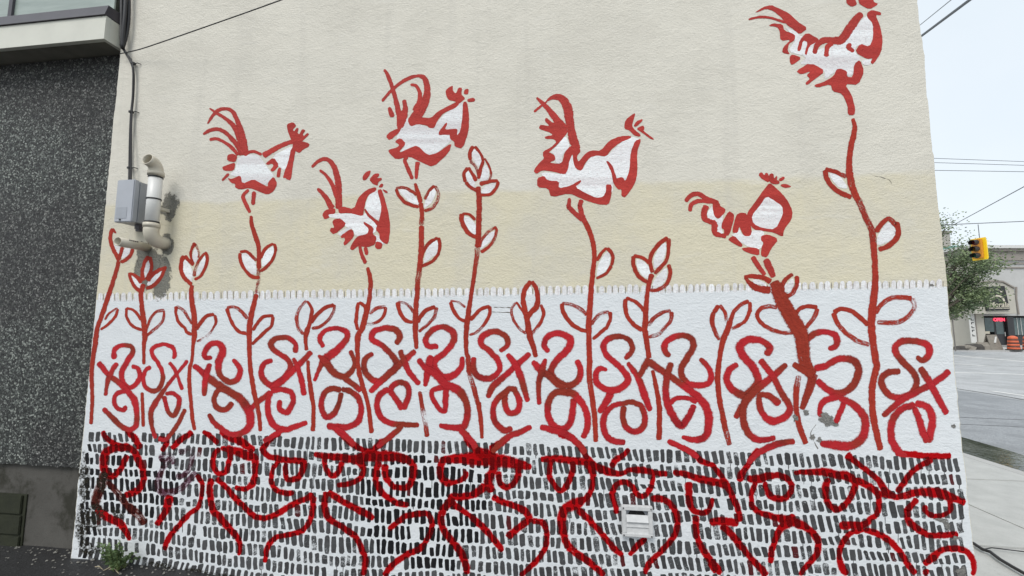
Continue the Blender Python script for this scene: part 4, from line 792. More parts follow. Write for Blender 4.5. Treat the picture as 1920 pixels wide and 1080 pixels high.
# white vent pipe with elbows
hx, hz = wx(311, 457), wz(311, 457); r0 = 0.037; py_ = D - 0.105; ztop = PL(285, 326, py_).z
v = thing('vent_pipe', (hx, D, hz), 'white plastic vent pipe with two elbows rising beside the grey box', 'pipe')
def arc(c, a0, a1, rad, n=8):   # in the x = hx plane, angle from -y towards +z
    return [Vector((hx, c[0] - rad * math.cos(R(a0 + (a1 - a0) * i / n)), c[1] + rad * math.sin(R(a0 + (a1 - a0) * i / n)))) for i in range(n + 1)]
bend = 0.065
low = [Vector((hx, D + 0.03, hz))] + [Vector((hx, py_ + bend - bend * math.sin(R(q)), hz + bend - bend * math.cos(R(q)))) for q in range(0, 91, 10)] + [Vector((hx, py_, hz + bend + 0.03))]
MB().pipe(low, r0 + 0.004, 0.006).build('lower_elbow', M_PVC2, v, True)
MB().pipe([(hx, py_, hz + bend + 0.002), (hx, py_, ztop)], r0, 0.005).build('pipe_section', M_PVC, v, True)
up = [Vector((hx, py_, ztop - 0.02)), Vector((hx, py_, ztop + 0.015))] + [Vector((hx, py_ - 0.055 + 0.055 * math.cos(R(q)), ztop + 0.015 + 0.055 * math.sin(R(q)))) for q in range(8, 81, 8)]
t_ = (up[-1] - up[-2]).normalized(); up.append(up[-1] + t_ * 0.02)
MB().pipe(up, r0 + 0.002, 0.005).build('upper_elbow', M_PVC2, v, True)
for z_ in (ztop - 0.015, hz + bend + 0.02): MB().pipe([(hx, py_, z_), (hx, py_, z_ + 0.028)], r0 + 0.008, 0.006).build('collar', M_PVC2, v, True)
for z_ in (ztop - 0.030, PL(287, 375, py_).z, PL(285, 418, py_).z): MB().pipe([(hx, py_, z_), (hx, py_, z_ + 0.009)], r0 + 0.003, 0.0035).build('clamp', M_BLACK, v, True)
MB().box((hx - 0.012, py_ + 0.03, (ztop + hz) / 2 - 0.01), (hx + 0.012, D - 0.001, (ztop + hz) / 2 + 0.01)).build('wall_bracket', M_PVC2, v)
# straight stub
sx_, sz_ = wx(277, 464), wz(277, 464)
s_ = thing('pipe_stub', (sx_, D, sz_), 'short cream plastic pipe stub sticking straight out of the wall', 'pipe')
MB().pipe([(sx_, D + 0.02, sz_), (sx_, D - 0.10, sz_ + 0.001), (sx_, D - 0.19, sz_ + 0.002)], 0.029, 0.004).build('pipe_section', M_PVC2, s_, True)
mb = MB()
for q in range(5): mb.box((sx_ + 0.0285 * math.sin(R(50)) - 0.001, D - 0.14 + q * 0.012, sz_ + 0.0275 * math.cos(R(50)) - 0.004), (sx_ + 0.0285 * math.sin(R(50)) + 0.003, D - 0.133 + q * 0.012, sz_ + 0.0275 * math.cos(R(50)) + 0.006))
mb.build('printed_mark', M_FLASH, s_)
# louvred vent in the dashed plinth
a0, a1 = wx(1164.5, 972), wx(1222, 976); b0, b1 = wz(1193, 1002), wz(1193, 944.5); cx_ = (a0 + a1) / 2; YF = D - 0.012
lv = thing('dryer_vent', (cx_, D, b0), 'square white louvred vent set in the dashed lower wall', 'vent')
ft = 0.024
for za, zc in ((b1 - ft, b1), (b0, b0 + ft * 0.8)): MB().box((a0, YF - 0.022, za), (a1, YF, zc)).build('frame_rail', M_VENT, lv, bevel=0.003)
for xa, xb in ((a0 + 0.0005, a0 + ft), (a1 - ft, a1 - 0.0005)): MB().box((xa, YF - 0.0215, b0 + ft * 0.8), (xb, YF, b1 - ft)).build('frame_post', M_VENT, lv, bevel=0.003)
MB().box((a0 + 0.004, YF + 0.0005, b0 + 0.004), (a1 - 0.004, D - 0.0045, b1 - 0.004)).build('back_plate', M_GREY, lv)
mb = MB(); mb.tube([(cx_, YF + 0.0002, (b0 + b1) / 2 + 0.012), (cx_, YF - 0.004, (b0 + b1) / 2 + 0.012)], (a1 - a0) * 0.30, 28); mb.build('duct_shade_disc', M_DARK, lv)  # solid black disc, colour standing in for the shade inside the duct
ih = (b1 - b0 - 1.8 * ft); iz = b0 + ft * 0.8
for q, (f0, f1, tl) in enumerate(((0.0, 0.30, 0.004), (0.27, 0.57, 0.006), (0.52, 0.80, 0.014))):
    za, zb_ = iz + ih * f0, iz + ih * f1; ya = YF - 0.012 - q * 0.0012
    MB().hexa([(a0 + ft, ya - tl, za), (a1 - ft, ya - tl, za), (a1 - ft, ya, zb_), (a0 + ft, ya, zb_)], [(a0 + ft, ya - tl + .002, za), (a1 - ft, ya - tl + .002, za), (a1 - ft, ya + .002, zb_), (a0 + ft, ya + .002, zb_)]).build('louvre_slat', M_VENT, lv)
for xa in (a0 + 0.009, a1 - 0.009):
    for za in (b0 + 0.009, b1 - 0.012): MB().tube([(xa, YF - 0.021, za), (xa, YF - 0.0245, za)], 0.004, 8).build('screw', M_FLASH, lv)
# black cables
def cable(name, pts, r_, label, off=0.02, mat=None, n=6, cat='cable', group=None):
    P = catmull([(p[0], p[1], p[2] if len(p) > 2 else off) for p in pts], 8)
    path = [W(p[0], p[1]) + Vector((0, -p[2], 0)) for p in P]
    # keep the traced position although the cable stands off the wall
    path = [PL(p[0], p[1], D - p[2]) for p in P]
    return tag(MB().tube(path, r_, n).build(name, mat or M_BLACK, None, True), label, cat, group)
cable('power_cable', [(226, 84, .03), (236, 100, .022), (247, 120, .02), (250.5, 140, .02), (249.5, 180, .02), (246, 215, .02), (244, 260, .02), (243, 310, .02), (242, 352, .05)], 0.0075, 'black cable running down the cream wall into the grey box')
cable('power_cable', [(230, 86, .03), (240, 104, .03), (249, 122, .03), (248, 200, .025), (246.5, 240, .025), (246, 345, .05)], 0.0045, 'thinner black cable strapped alongside the one into the grey box')
cable('cable_bundle', [(229, -30, .04), (228.5, 20, .04), (228, 50, .04), (229, 88, .04)], 0.011, 'leftmost black cable of the bundle at the eave end', group='bundle beside the eave')
cable('cable_bundle', [(237, -30, .05), (235, 20, .05), (232, 55, .05), (230, 90, .04)], 0.012, 'middle black cable of the bundle at the eave end', group='bundle beside the eave')
cable('cable_bundle', [(241, -30, .03), (242, 15, .03), (240, 50, .03), (234, 78, .03), (229, 92, .03)], 0.010, 'outermost right black cable of the bundle, hanging in a loop', group='bundle beside the eave')
cable('service_wire', [(224, 101, .03), (260, 93, .05), (300, 80, .08), (375, 54, .14), (480, 17, .2), (620, -34, .3)], 0.0035, 'thin dark wire slanting up across the cream wall from the eave')
for i, (px_, py2) in enumerate(((250, 119), (246, 210), (243, 315))):
    c_ = PL(px_, py2, D - 0.02)
    clip = MB().pipe([c_ + Vector((0, 0, -0.005)), c_ + Vector((0, 0, 0.005))], 0.015, 0.004, 10)
    clip.tube([c_ + Vector((0.012, 0, 0)), c_ + Vector((0.03, 0.004, 0.004)), c_ + Vector((0.042, 0.018, 0.002))], 0.003, 6)
    tag(clip.build('cable_clip', M_BLACK), ('looped black clip holding the cable just below the eave', 'small black clip halfway down the black cable', 'black clip on the cable just above the grey box')[i], 'cable clip')

# ------------------------------------------------------------------ dark pebbledash building on the left
YP = D + 0.075; XE = XL - 0.012
pb = thing('pebbledash_building', (XE - 2, YP, 0), 'dark pebbledash building with white eave left of the mural', 'building')
YE = D - 0.09
ze0 = 0.5 * (PL(0, 93, YE).z + PL(195, 70, YE).z); ze1 = 0.5 * (PL(0, 51, YE).z + PL(201, 28, YE).z)
xe = min(PL(195, 70, YE).x, XE)
zp = 0.5 * (PL(0, 872, YP).z + PL(120, 873, YP).z)
def skirt(x): return zp + 0.018 * noise.noise(Vector((x * 3.1, 0, 2))) + 0.008 * noise.noise(Vector((x * 14, 0, 5)))
mb = MB(); xs = [XE - 6 + 6 * i / 240 for i in range(241)]
front = [Vector((x, YP, skirt(x))) for x in xs]; n0 = 0
for i in range(240):
    a, b = front[i], front[i + 1]
    mb.quad(a, b, Vector((b.x, YP, ze0)), Vector((a.x, YP, ze0)))
    mb.quad(a, Vector((a.x, YP + 0.05, a.z)), Vector((b.x, YP + 0.05, b.z)), b)
mb.box((XE - 6, YP + 0.051, zp - 0.05), (XE, YP + 8, ze0 - 0.002))
mb.build('wall', M_PEB, pb)
pl_ = MB().box((XE - 6, YP + 0.028, -0.4), (XE + 0.008, YP + 0.049, zp + 0.03)).build('plinth', M_PLINTH, pb)
# mossy hatch in the plinth
h0, h1 = PL(-60, 980, YP).x, PL(38, 980, YP).x; k0, k1 = PL(20, 1030, YP).z - 0.05, PL(20, 928, YP).z
ht = MB().box((h0, YP + 0.020, k0), (h1, YP + 0.0275, k1)).build('hatch', M_GRATE, pb)
for q in range(3):
    za = k0 + (k1 - k0) * (q / 3) + 0.006; zc = k0 + (k1 - k0) * ((q + 1) / 3) - 0.004
    MB().box((h0 + 0.01, YP + 0.008, za), (h1 - 0.012 - 0.006 * q, YP + 0.0195, zc)).build('board', M_GRATE, ht, bevel=0.004)
# eave: fascia, soffit, flashing
MB().box((xe - 7, YE, ze0), (xe, YE + 0.03, ze1)).build('fascia', M_FASCIA, pb)
MB().box((xe - 0.03, YE + 0.0305, ze0), (xe, YP + 0.1, ze1 - 0.002)).build('fascia_return', M_FASCIA, pb)
MB().box((xe - 7, YE + 0.031, ze0 + 0.012), (xe - 0.031, YP + 0.06, ze0 + 0.03)).build('soffit', M_SOFFIT, pb)
zf = 0.5 * (PL(0, 34, YE).z + PL(198, 5, YE).z) + 0.005
fl = MB(); fl.hexa([(xe - 7, YE - 0.012, ze1 + 0.003), (xe + 0.002, YE - 0.012, ze1 + 0.003), (xe + 0.002, YE + 0.2, ze1 + 0.003), (xe - 7, YE + 0.2, ze1 + 0.003)],
                   [(xe - 7, YE + 0.012, zf), (xe - 0.004, YE + 0.012, zf), (xe - 0.004, YE + 0.2, zf), (xe - 7, YE + 0.2, zf)])
fl.build('flashing', M_FLASH, pb)
m = NT('green_window_glass'); n_ = m.noise(m.vscale(m.pos, (1, 1, 6)), scale=4, detail=4)
M_GLASS = m.done(m.pbsdf(m.mix(n_, (0.20, 0.25, 0.225), (0.40, 0.46, 0.42)), 0.3, m.bump(n_, 0.15, 0.02), spec=0.8))
wn = MB().box((xe - 7, YE + 0.045, zf + 0.002), (xe - 0.004, YE + 0.055, zf + 1.3)).build('window_pane', M_GLASS, pb)
for xa in (PL(7, 15, YE).x, xe - 2.2, xe - 3.4): MB().box((xa - (0.012 if xa < xe - 0.2 else -0.0), YE + 0.03, zf + 0.003), (xa + (0.02 if xa < xe - 0.2 else 0.10), YE + 0.058, zf + 1.3)).build('window_frame', M_FLASH, wn)
MB().box((XE - 6, YP, zf + 1.3), (XE - 0.01, YP + 8, 6.2)).build('upper_wall', M_FASCIA, pb)

# ------------------------------------------------------------------ ground
def gz(x, y):
    away = min(1.0, max(0.0, (D - y) / 1.5)); K = [(-9, 0.112), (-3.2, 0.118), (-2.9, 0.124), (-2.6, 0.112), (-2.3, 0.104), (-2.0, 0.080), (-1.5, 0.030), (-1.0, -0.005), (3, -0.03)]
    return lerpk(x, [a for a, b in K], [b for a, b in K]) * (1 - 0.5 * away) + 0.02 * away * noise.noise(Vector((x * 0.9, y * 0.9, 3))) + 0.006 * noise.noise(Vector((x * 7, y * 7, 1)))
M_ASPH = m_asphalt('dark_asphalt', (0.028, 0.028, 0.029), 0.2); M_ROAD = m_asphalt('grey_road', (0.46, 0.47, 0.475)); M_GROUND = m_asphalt('far_ground', (0.20, 0.20, 0.195))
M_SLAB = m_concrete('pavement_concrete', (0.33, 0.335, 0.325), (0.54, 0.545, 0.53), 5)
M_KERB = m_concrete('kerb_concrete', (0.38, 0.38, 0.37), (0.46, 0.46, 0.45), 4)
M_LINE = simple('white_road_paint', (0.66, 0.66, 0.64), 0.7, var=0.2, scale=5)
ZR = -0.11
mb = MB(); mb.quad((-600, -600, -0.3), (600, -600, -0.3), (600, 600, -0.3), (-600, 600, -0.3)); tag(mb.build('ground', M_GROUND), kind='structure')
mb = MB(); nx_, ny_ = 110, 70; X0, X1, Y0, Y1 = -10.0, XR + 0.3, -5.0, D + 0.14
idx = {}
for i in range(nx_ + 1):
    for j in range(ny_ + 1):
        x = X0 + (X1 - X0) * i / nx_; y = Y0 + (Y1 - Y0) * (1 - (1 - j / ny_) ** 1.6); idx[i, j] = len(mb.v); mb.v.append(Vector((x, y, gz(x, y))))
for i in range(nx_):
    for j in range(ny_): mb.f.append((idx[i, j], idx[i+1, j], idx[i+1, j+1], idx[i, j+1]))
tag(mb.build('parking_lot', M_ASPH, None, True), kind='structure')
# footway of separate slabs along the street
XK = G(1805, 855, -0.02).x
mb = MB(); mb.box((XR + 0.301, -12, -0.28), (XK, 40, -0.035)); sw_ = tag(mb.build('sidewalk', simple('joint_grit', (0.10, 0.095, 0.085), 0.9)), kind='structure')
for i in range(2):
    for j in range(-4, 9):
        xa = XR + 0.303 + i * (XK - XR - 0.30) / 2; xb = XR + 0.30 + (i + 1) * (XK - XR - 0.30) / 2 - 0.012; ya = D - 0.33 + j * 1.48
        dz = RNG.uniform(-0.006, 0.004)
        MB().box((xa, ya, -0.034), (xb - (0.004 if i else 0), ya + 1.468, -0.008 + dz)).build('slab', M_SLAB, sw_, bevel=0.006)
mb = MB(); mb.box((XK + 0.002, -12, -0.29), (XK + 0.15, 40, -0.02)); tag(mb.build('kerb', M_KERB, bevel=0.012), kind='structure')
mb = MB(); mb.quad((XK + 0.15, -60, ZR), (160, -60, ZR), (160, 160, ZR), (XK + 0.15, 160, ZR)); tag(mb.build('road', M_ROAD), kind='structure')
m = NT('muddy_water_painted_glints'); n_ = m.noise(m.vscale(m.pos, (1.0, 0.45, 1.0)), scale=3.5, detail=5, rough=0.65); n2 = m.noise(scale=14, detail=3)
M_WATER = m.done(m.pbsdf(m.mix(m.smooth(n_, 0.35, 0.7), (0.034, 0.037, 0.031), (0.13, 0.135, 0.122)), 0.02, m.bump(n2, 0.25, 0.01), spec=0.5))  # murky base colour, with pale sky reflections painted into it
mb = MB(); rim = []
for i in range(41):
    y = 3.0 + 7.5 * i / 40; rim.append((XK + 0.151, y))
for i in range(41):
    y = 10.5 - 7.5 * i / 40; wd = 1.0 * math.sin(math.pi * min(1, max(0.0, (10.5 - y) / 7.5)) ** 0.8) ** 0.5 + 0.12 * noise.noise(Vector((y * 1.7, 0, 4)))
    rim.append((XK + 0.152 + max(0.02, wd), y))
mb.v = [Vector((x, y, ZR + 0.006)) for x, y in rim]; mb.f = [t for t in tessellate_polygon([mb.v])]
tag(mb.build('puddle', M_WATER), kind='structure')
def mark(p, q, wd):
    a, b = G(*p, ZR), G(*q, ZR); t = (b - a).normalized(); nn = Vector((-t.y, t.x, 0)) * wd / 2
    mb = MB().quad(a - nn, b - nn, b + nn, a + nn)
    for v_ in mb.v: v_.z = ZR + 0.005
    tag(mb.build('road_marking', M_LINE), kind='structure')
mark((1770, 665), (1990, 684), 0.30); mark((1770, 681), (1860, 687), 0.25); mark((1770, 698), (1990, 704), 0.22); mark((1858, 733), (1990, 752), 0.14)
M_SEAM = simple('tar_seam', (0.05, 0.05, 0.052), 0.6)
def seam(pts, wd):
    P = [G(a, b, ZR) for a, b in pts]; mb = MB()
    for a, b in zip(P[:-1], P[1:]):
        t = (b - a).normalized(); nn = Vector((-t.y, t.x, 0)) * wd / 2; mb.quad(a - nn, b - nn, b + nn, a + nn)
    for v_ in mb.v: v_.z = ZR + 0.0045
    tag(mb.build('road_seam', M_SEAM), kind='structure')
seam([(1780, 727), (1840, 736), (1900, 746), (1990, 764)], 0.07); seam([(1780, 782), (1880, 786), (1990, 790)], 0.03); seam([(1780, 795), (1880, 799), (1990, 806)], 0.025); seam([(1780, 684), (1860, 686), (1990, 690)], 0.06)
mb = MB(); rim2 = [(XK + 0.153, -10)] + [(G(a, b, ZR).x, G(a, b, ZR).y) for a, b in ((1990, 766), (1900, 748), (1840, 738), (1780, 729), (1740, 724))] + [(XK + 0.153, G(1740, 724, ZR).y + 4)]
rim2.insert(1, (rim2[1][0] + 4, -10)); mb.v = [Vector((x, y, ZR + 0.0022)) for x, y in rim2]; mb.f = [t for t in tessellate_polygon([mb.v])]
tag(mb.build('road_patch', m_asphalt('newer_asphalt', (0.31, 0.325, 0.34))), kind='structure')
# loose cable on the footway
P = [G(a, b, 0.002) for a, b in ((1800, 1012), (1826, 1022), (1842, 1033), (1857, 1038), (1875, 1052), (1900, 1067), (1950, 1095))]
tag(MB().tube([p + Vector((0, 0, 0.012)) for p in P], 0.011, 8).build('ground_cable', M_BLACK, None, True), 'thick black cable lying on the concrete footway by the corner', 'cable')
P = [G(a, b, 0.002) for a, b in ((1842, 1032), (1860, 1029), (1885, 1032), (1950, 1040))]
tag(MB().tube([p + Vector((0, 0, 0.007)) for p in P], 0.004, 6).build('ground_cable', M_BLACK, None, True), 'thin black wire branching off the thick cable on the footway', 'cable')

# gravel, twigs and the weed at the foot of the wall
M_STONE = m_concrete('pale_stone', (0.06, 0.058, 0.052), (0.34, 0.33, 0.30), 30)
mb = MB(); rg = random.Random(5)
for i in range(300):
    x = rg.uniform(-4.4, -1.2); dpt = abs(rg.gauss(0, 0.09)); y = (YP + 0.02 if x < XL else D) - 0.012 - dpt
    if i > 250: x = rg.uniform(-4.2, -1.0); y = rg.uniform(1.2, 2.3)
    s0 = rg.uniform(0.003, 0.010) * (1.6 if rg.random() < 0.08 else 1); c = Vector((x, y, gz(x, y) + s0 * 0.3)); b0_ = len(mb.v)
    for q in ((1,0,0), (-1,0,0), (0,1,0), (0,-1,0), (0,0,0.7), (0,0,-0.7)):
        mb.v.append(c + Vector(q) * s0 * rg.uniform(0.7, 1.3))
    for t in ((0,2,4), (2,1,4), (1,3,4), (3,0,4), (2,0,5), (1,2,5), (3,1,5), (0,3,5)): mb.f.append(tuple(b0_ + q for q in t))
tag(mb.build('gravel', M_STONE), 'loose pale grit along the foot of the walls', 'gravel', kind='stuff')
wc = W(240, 1050); wc.y = D - 0.06
wd_ = thing('weed', (wc.x, wc.y, gz(wc.x, wc.y)), 'small green weed growing at the foot of the mural', 'weed')
m = NT('weed_leaf'); n_ = m.noise(scale=40, detail=2); M_LEAFW = m.done(m.pbsdf(m.mix(n_, (0.085, 0.14, 0.055), (0.21, 0.29, 0.13)), 0.6))
M_STEM = simple('weed_stem', (0.16, 0.20, 0.07), 0.7)
st = MB(); lf = MB()
for i in range(34):
    an = rg.uniform(0, 2 * math.pi); ln = rg.uniform(0.10, 0.21); dx = math.cos(an) * rg.uniform(0.3, 1.0); dy = -abs(math.sin(an)) * 0.35
    base = Vector((wc.x + rg.uniform(-.03, .03), wc.y + rg.uniform(-0.02, 0.03), gz(wc.x, wc.y)))
    path = [base + Vector((dx * ln * 0.9 * t, dy * ln * t, ln * (t * 0.95 - 0.35 * t * t * abs(dx)))) for t in (0, .25, .5, .75, 1)]
    st.tube(path, [0.0022, 0.002, 0.0017, 0.0014, 0.001], 5)
    for t in range(10):
        f = 0.25 + 0.75 * t / 9; k = min(3, int(f * 4)); p = path[k].lerp(path[k + 1], f * 4 - k)
        for sgn in (-1, 1):
            d = Vector((rg.uniform(-1, 1), rg.uniform(-0.8, 0.2), rg.uniform(-0.1, 0.9))).normalized(); l2 = rg.uniform(0.014, 0.03); sd_ = d.cross(Vector((0.2, 1, 0.3))).normalized() * l2 * 0.36
            lf.quad(p, p + d * l2 * 0.5 + sd_, p + d * l2 + Vector((0, 0, -0.004)), p + d * l2 * 0.5 - sd_)
st.build('stem', M_STEM, wd_); tag(lf.build('leaves', M_LEAFW, wd_), kind='stuff')
M_TWIG = simple('dry_grass', (0.36, 0.31, 0.21), 0.8)
for i, (pa, pm, pz_) in enumerate((((155, 1068), (185, 1070), (203, 1079)), ((180, 1079), (205, 1072), (220, 1066)), ((196, 1074), (212, 1072), (226, 1081)))):
    P = [G(q[0], q[1], 0.10) + Vector((0, 0, 0.005 + 0.02 * (k == 1))) for k, q in enumerate((pa, pm, pz_))]
    tag(MB().tube(P, [0.003, 0.003, 0.0015], 5).build('dry_stalk', M_TWIG), ('long pale dry stalk lying on the asphalt left of the weed', 'short dry stalk crossing the long one near the weed', 'dry stalk curling out below the weed')[i], 'stalk')

# ------------------------------------------------------------------ across the street
fw = YROT @ Vector((0, 1, 0)); rt = YROT @ Vector((1, 0, 0))
class FR:
    """upright frame at a given distance: x across the view, y away, z up"""
    def __init__(s, px, depth, turn=0.0):
        p = at(px, 612, depth); s.o = Vector((p.x, p.y, 0)); s.d = depth; s.px = px
        s.M = Matrix.Rotation(R(YAW + turn), 3, 'Z')
    def pt(s, x, y, z): return s.o + s.M @ Vector((x, y, z))
    def X(s, px): return (px - s.px) / FPX * s.d
    def Z(s, py): return CAMZ + (612.3 - py) / FPX * s.d
    def box(s, mb, x0, x1, y0, y1, z0, z1):
        mb.hexa([s.pt(x0, y0, z0), s.pt(x1, y0, z0), s.pt(x1, y1, z0), s.pt(x0, y1, z0)], [s.pt(x0, y0, z1), s.pt(x1, y0, z1), s.pt(x1, y1, z1), s.pt(x0, y1, z1)]); return mb
M_STONEB = m_concrete('buff_stone', (0.40, 0.38, 0.33), (0.50, 0.48, 0.42), 1.5); M_GREYST = m_concrete('grey_render', (0.42, 0.42, 0.41), (0.52, 0.52, 0.51), 1.2)
M_CORN = simple('cornice_white', (0.60, 0.60, 0.58), 0.7); M_TAUPE = simple('frieze_taupe', (0.26, 0.235, 0.21), 0.8, var=0.2, scale=2)
M_COPPER = simple('green_copper', (0.20, 0.36, 0.32), 0.6); M_SHOP = simple('dark_shopfront', (0.03, 0.03, 0.034), 0.35); M_SIGN = simple('black_sign', (0.014, 0.014, 0.015), 0.5)
m = NT('shop_glass'); n_ = m.noise(scale=1.5, detail=4); M_SGLASS = m.done(m.pbsdf(m.mix(n_, (0.03, 0.045, 0.05), (0.14, 0.20, 0.20)), 0.15, spec=0.6))
M_LETTER = simple('cream_lettering', (0.56, 0.52, 0.42), 0.6)
F = FR(1840, 33.0); ZG = ZR; FH = FR(1840, 32.2); FQ = FR(1840, 33.4)
cb = thing('corner_shop_building', F.pt(4, 0, ZG), 'pale stone corner building with black sign and dark shopfront across the street', 'building')
xl, xr = F.X(1826), 14.0; zc0 = F.Z(592); ztp = F.Z(460)
# masses left around the shopfront opening
F.box(MB(), F.X(1843), xr, 0.0, 9, zc0, ztp - 1.2).build('wall', M_GREYST, cb)
F.box(MB(), xl, F.X(1843) - 0.003, -0.12, 9, ZG, ztp - 1.2).build('corner_pier', M_STONEB, cb)
F.box(MB(), F.X(1843), xr, 1.4, 9, ZG, zc0 - 0.003).build('shop_interior', M_SHOP, cb)
F.box(MB(), xl - 0.1, xr, -0.15, 9.1, ztp - 1.2 + 0.003, ztp - 0.45).build('frieze', M_TAUPE, cb)
F.box(MB(), xl - 0.2, xr, -0.35, 9.2, ztp - 0.447, ztp - 0.25).build('cornice', M_TAUPE, cb); F.box(MB(), xl - 0.3, xr, -0.5, 9.3, ztp - 0.247, ztp).build('parapet', M_CORN, cb)
for z_ in (ztp - 1.5, ztp - 1.85): F.box(MB(), F.X(1843) + 0.01, xr, -0.08, -0.003, z_, z_ + 0.12).build('string_course', M_TAUPE, cb)
F.box(MB(), F.X(1843) + 0.01, xr, -0.03, -0.003, F.Z(503), F.Z(503) + 0.05).build('string_course', M_TAUPE, cb)
rf = MB(); zr0 = ztp + 0.003
rf.hexa([F.pt(F.X(1862), 2, zr0), F.pt(xr, 2, zr0), F.pt(xr, 9, zr0), F.pt(F.X(1862), 9, zr0)], [F.pt(F.X(1895), 3.6, zr0 + 0.55), F.pt(xr, 3.6, zr0 + 0.55), F.pt(xr, 7, zr0 + 0.55), F.pt(F.X(1895), 7, zr0 + 0.55)])
rf.build('copper_roof', M_COPPER, cb); F.box(MB(), F.X(1897), F.X(1921), 3.7, 5.5, zr0 + 0.553, zr0 + 0.8).build('roof_curb', M_COPPER, cb)
# gabled surround above the door
sgn = MB(); xa, xb = FH.X(1832), FH.X(1909); pts = [(xa, FH.Z(588)), (xb, FH.Z(588)), (xb, FH.Z(541)), (FH.X(1905), FH.Z(539)), (FH.X(1888), FH.Z(529)), (FH.X(1872), FH.Z(527.5)), (FH.X(1856), FH.Z(530)), (xa, FH.Z(540))]
sgn.hexa([FH.pt(x, 0.0, z) for x, z in pts], [FH.pt(x, 0.66, z) for x, z in pts]); sgn.build('entrance_hood', M_STONEB, cb)
hp = MB(); tp = pts[2:]; 
for (xA, zA), (xB, zB) in zip(tp[:-1], tp[1:]): hp.hexa([FH.pt(xA, -0.1, zA + .012), FH.pt(xB, -0.1, zB + .012), FH.pt(xB, -0.1, zB + 0.12), FH.pt(xA, -0.1, zA + 0.12)], [FH.pt(xA, 0.67, zA + .012), FH.pt(xB, 0.67, zB + .012), FH.pt(xB, 0.67, zB + 0.12), FH.pt(xA, 0.67, zA + 0.12)])
hp.build('hood_moulding', M_TAUPE, cb)
# shopfront
def shop(x0, x1, y0, y1, mat, name, yy=0.35, d=0.08, par=cb): return FQ.box(MB(), FQ.X(x0), FQ.X(x1), yy - 0.4, yy - 0.4 + d, FQ.Z(y1), FQ.Z(y0)).build(name, mat, par)
shop(1846, 1862, 596, 622, M_SGLASS, 'window_pane'); dr = shop(1863.3, 1883, 595, 647, M_SHOP, 'door', 0.38); shop(1866, 1880, 600, 626, M_SGLASS, 'door_pane', 0.36, 0.015, dr); shop(1881, 1881.8, 622, 630, M_CORN, 'handle', 0.33, 0.04, dr)
shop(1884, 1896, 594, 645, M_SHOP, 'pier', 0.2, 0.2); shop(1896.6, 1925, 596, 628, M_SGLASS, 'window_pane', 0.3)
for x in (1904, 1911, 1918): shop(x, x + 0.7, 596, 628, M_CORN, 'glazing_bar', 0.27, 0.025)
shop(1897, 1985, 629, 646, M_SHOP, 'stall_riser', 0.15, 0.2); shop(1926, 1985, 596, 628, M_SGLASS, 'window_pane', 0.3)
F.box(MB(), F.X(1864), F.X(1990), -1.3, 0.1, ZG + 0.01, ZG + 0.22).build('step', M_KERB, cb)
F2 = FR(1908, 30.4); dp = MB(); dp.tube([F.pt(F.X(1911), -0.1, F.Z(538)), F.pt(F.X(1908), -0.12, F.Z(560)), F.pt(F.X(1909), -0.12, F.Z(590))], 0.06, 8); dp.build('downpipe', M_TAUPE, cb)
# sign
sg = thing('shop_sign', FH.pt(FH.X(1871), 0, FH.Z(560)), 'black hanging sign with cream arch emblem and italic lettering over the shop door', 'sign')
p4 = [(1851, 583), (1894, 581), (1889, 536), (1846, 538)]
MB().hexa([FH.pt(FH.X(a), -0.11, FH.Z(b)) for a, b in p4], [FH.pt(FH.X(a), -0.003, FH.Z(b)) for a, b in p4]).build('panel', M_SIGN, sg)
text_mesh('lettering', 'Morala', 0.56, M_LETTER, FH.pt(FH.X(1873.5), -0.122, FH.Z(571.5)), R(YAW), sg, 0.25, 0.008)
mb = MB()
for i in range(9):
    a = R(180 - 22.5 * i); b = R(180 - 22.5 * (i + 1)) if i < 8 else None
    if b is None: break
    f = lambda an, rr: FH.pt(FH.X(1872) + rr * 1.15 * math.cos(an), -0.122, FH.Z(565) + rr * 0.95 * math.sin(an))
    mb.quad(f(a, 0.40), f(b, 0.40), f(b, 0.54), f(a, 0.54))
mb.build('arch_emblem', M_LETTER, sg)
mb = MB()
for sgn_ in (-1, 1):
    for k in range(3): mb.quad(*[FH.pt(FH.X(1869.5) + sgn_ * (0.05 + 0.18 * k + e_), -0.122, FH.Z(544.5) + h_ - 0.05 * k * k * 0.7) for e_, h_ in ((0, 0), (0.19, -0.02), (0.19, 0.06), (0, 0.10))])
mb.build('palm_emblem', M_LETTER, sg)
FH.box(MB(), FH.X(1855), FH.X(1893), -0.122, -0.112, FH.Z(578.5), FH.Z(577)).build('tagline_bar', M_LETTER, sg)
m = NT('red_neon'); M_NEON = m.done(m.pbsdf((0.6, 0.02, 0.03), 0.5, emit=(1.0, 0.05, 0.10), estr=2.0))
tag(text_mesh('neon_sign', 'OPEN', 0.36, M_NEON, FQ.pt(FQ.X(1872), -0.10, FQ.Z(599.5)), R(YAW), None, 0, 0.012), 'lit red neon sign in the dark shop door', 'sign')
bl = MB(); F.box(bl, F.X(1845), F.X(1860), 0.2, 0.3, F.Z(625.5), F.Z(621)); tag(bl.build('window_planter', M_LETTER), 'small cream box on the shop window ledge left of the door', 'planter')
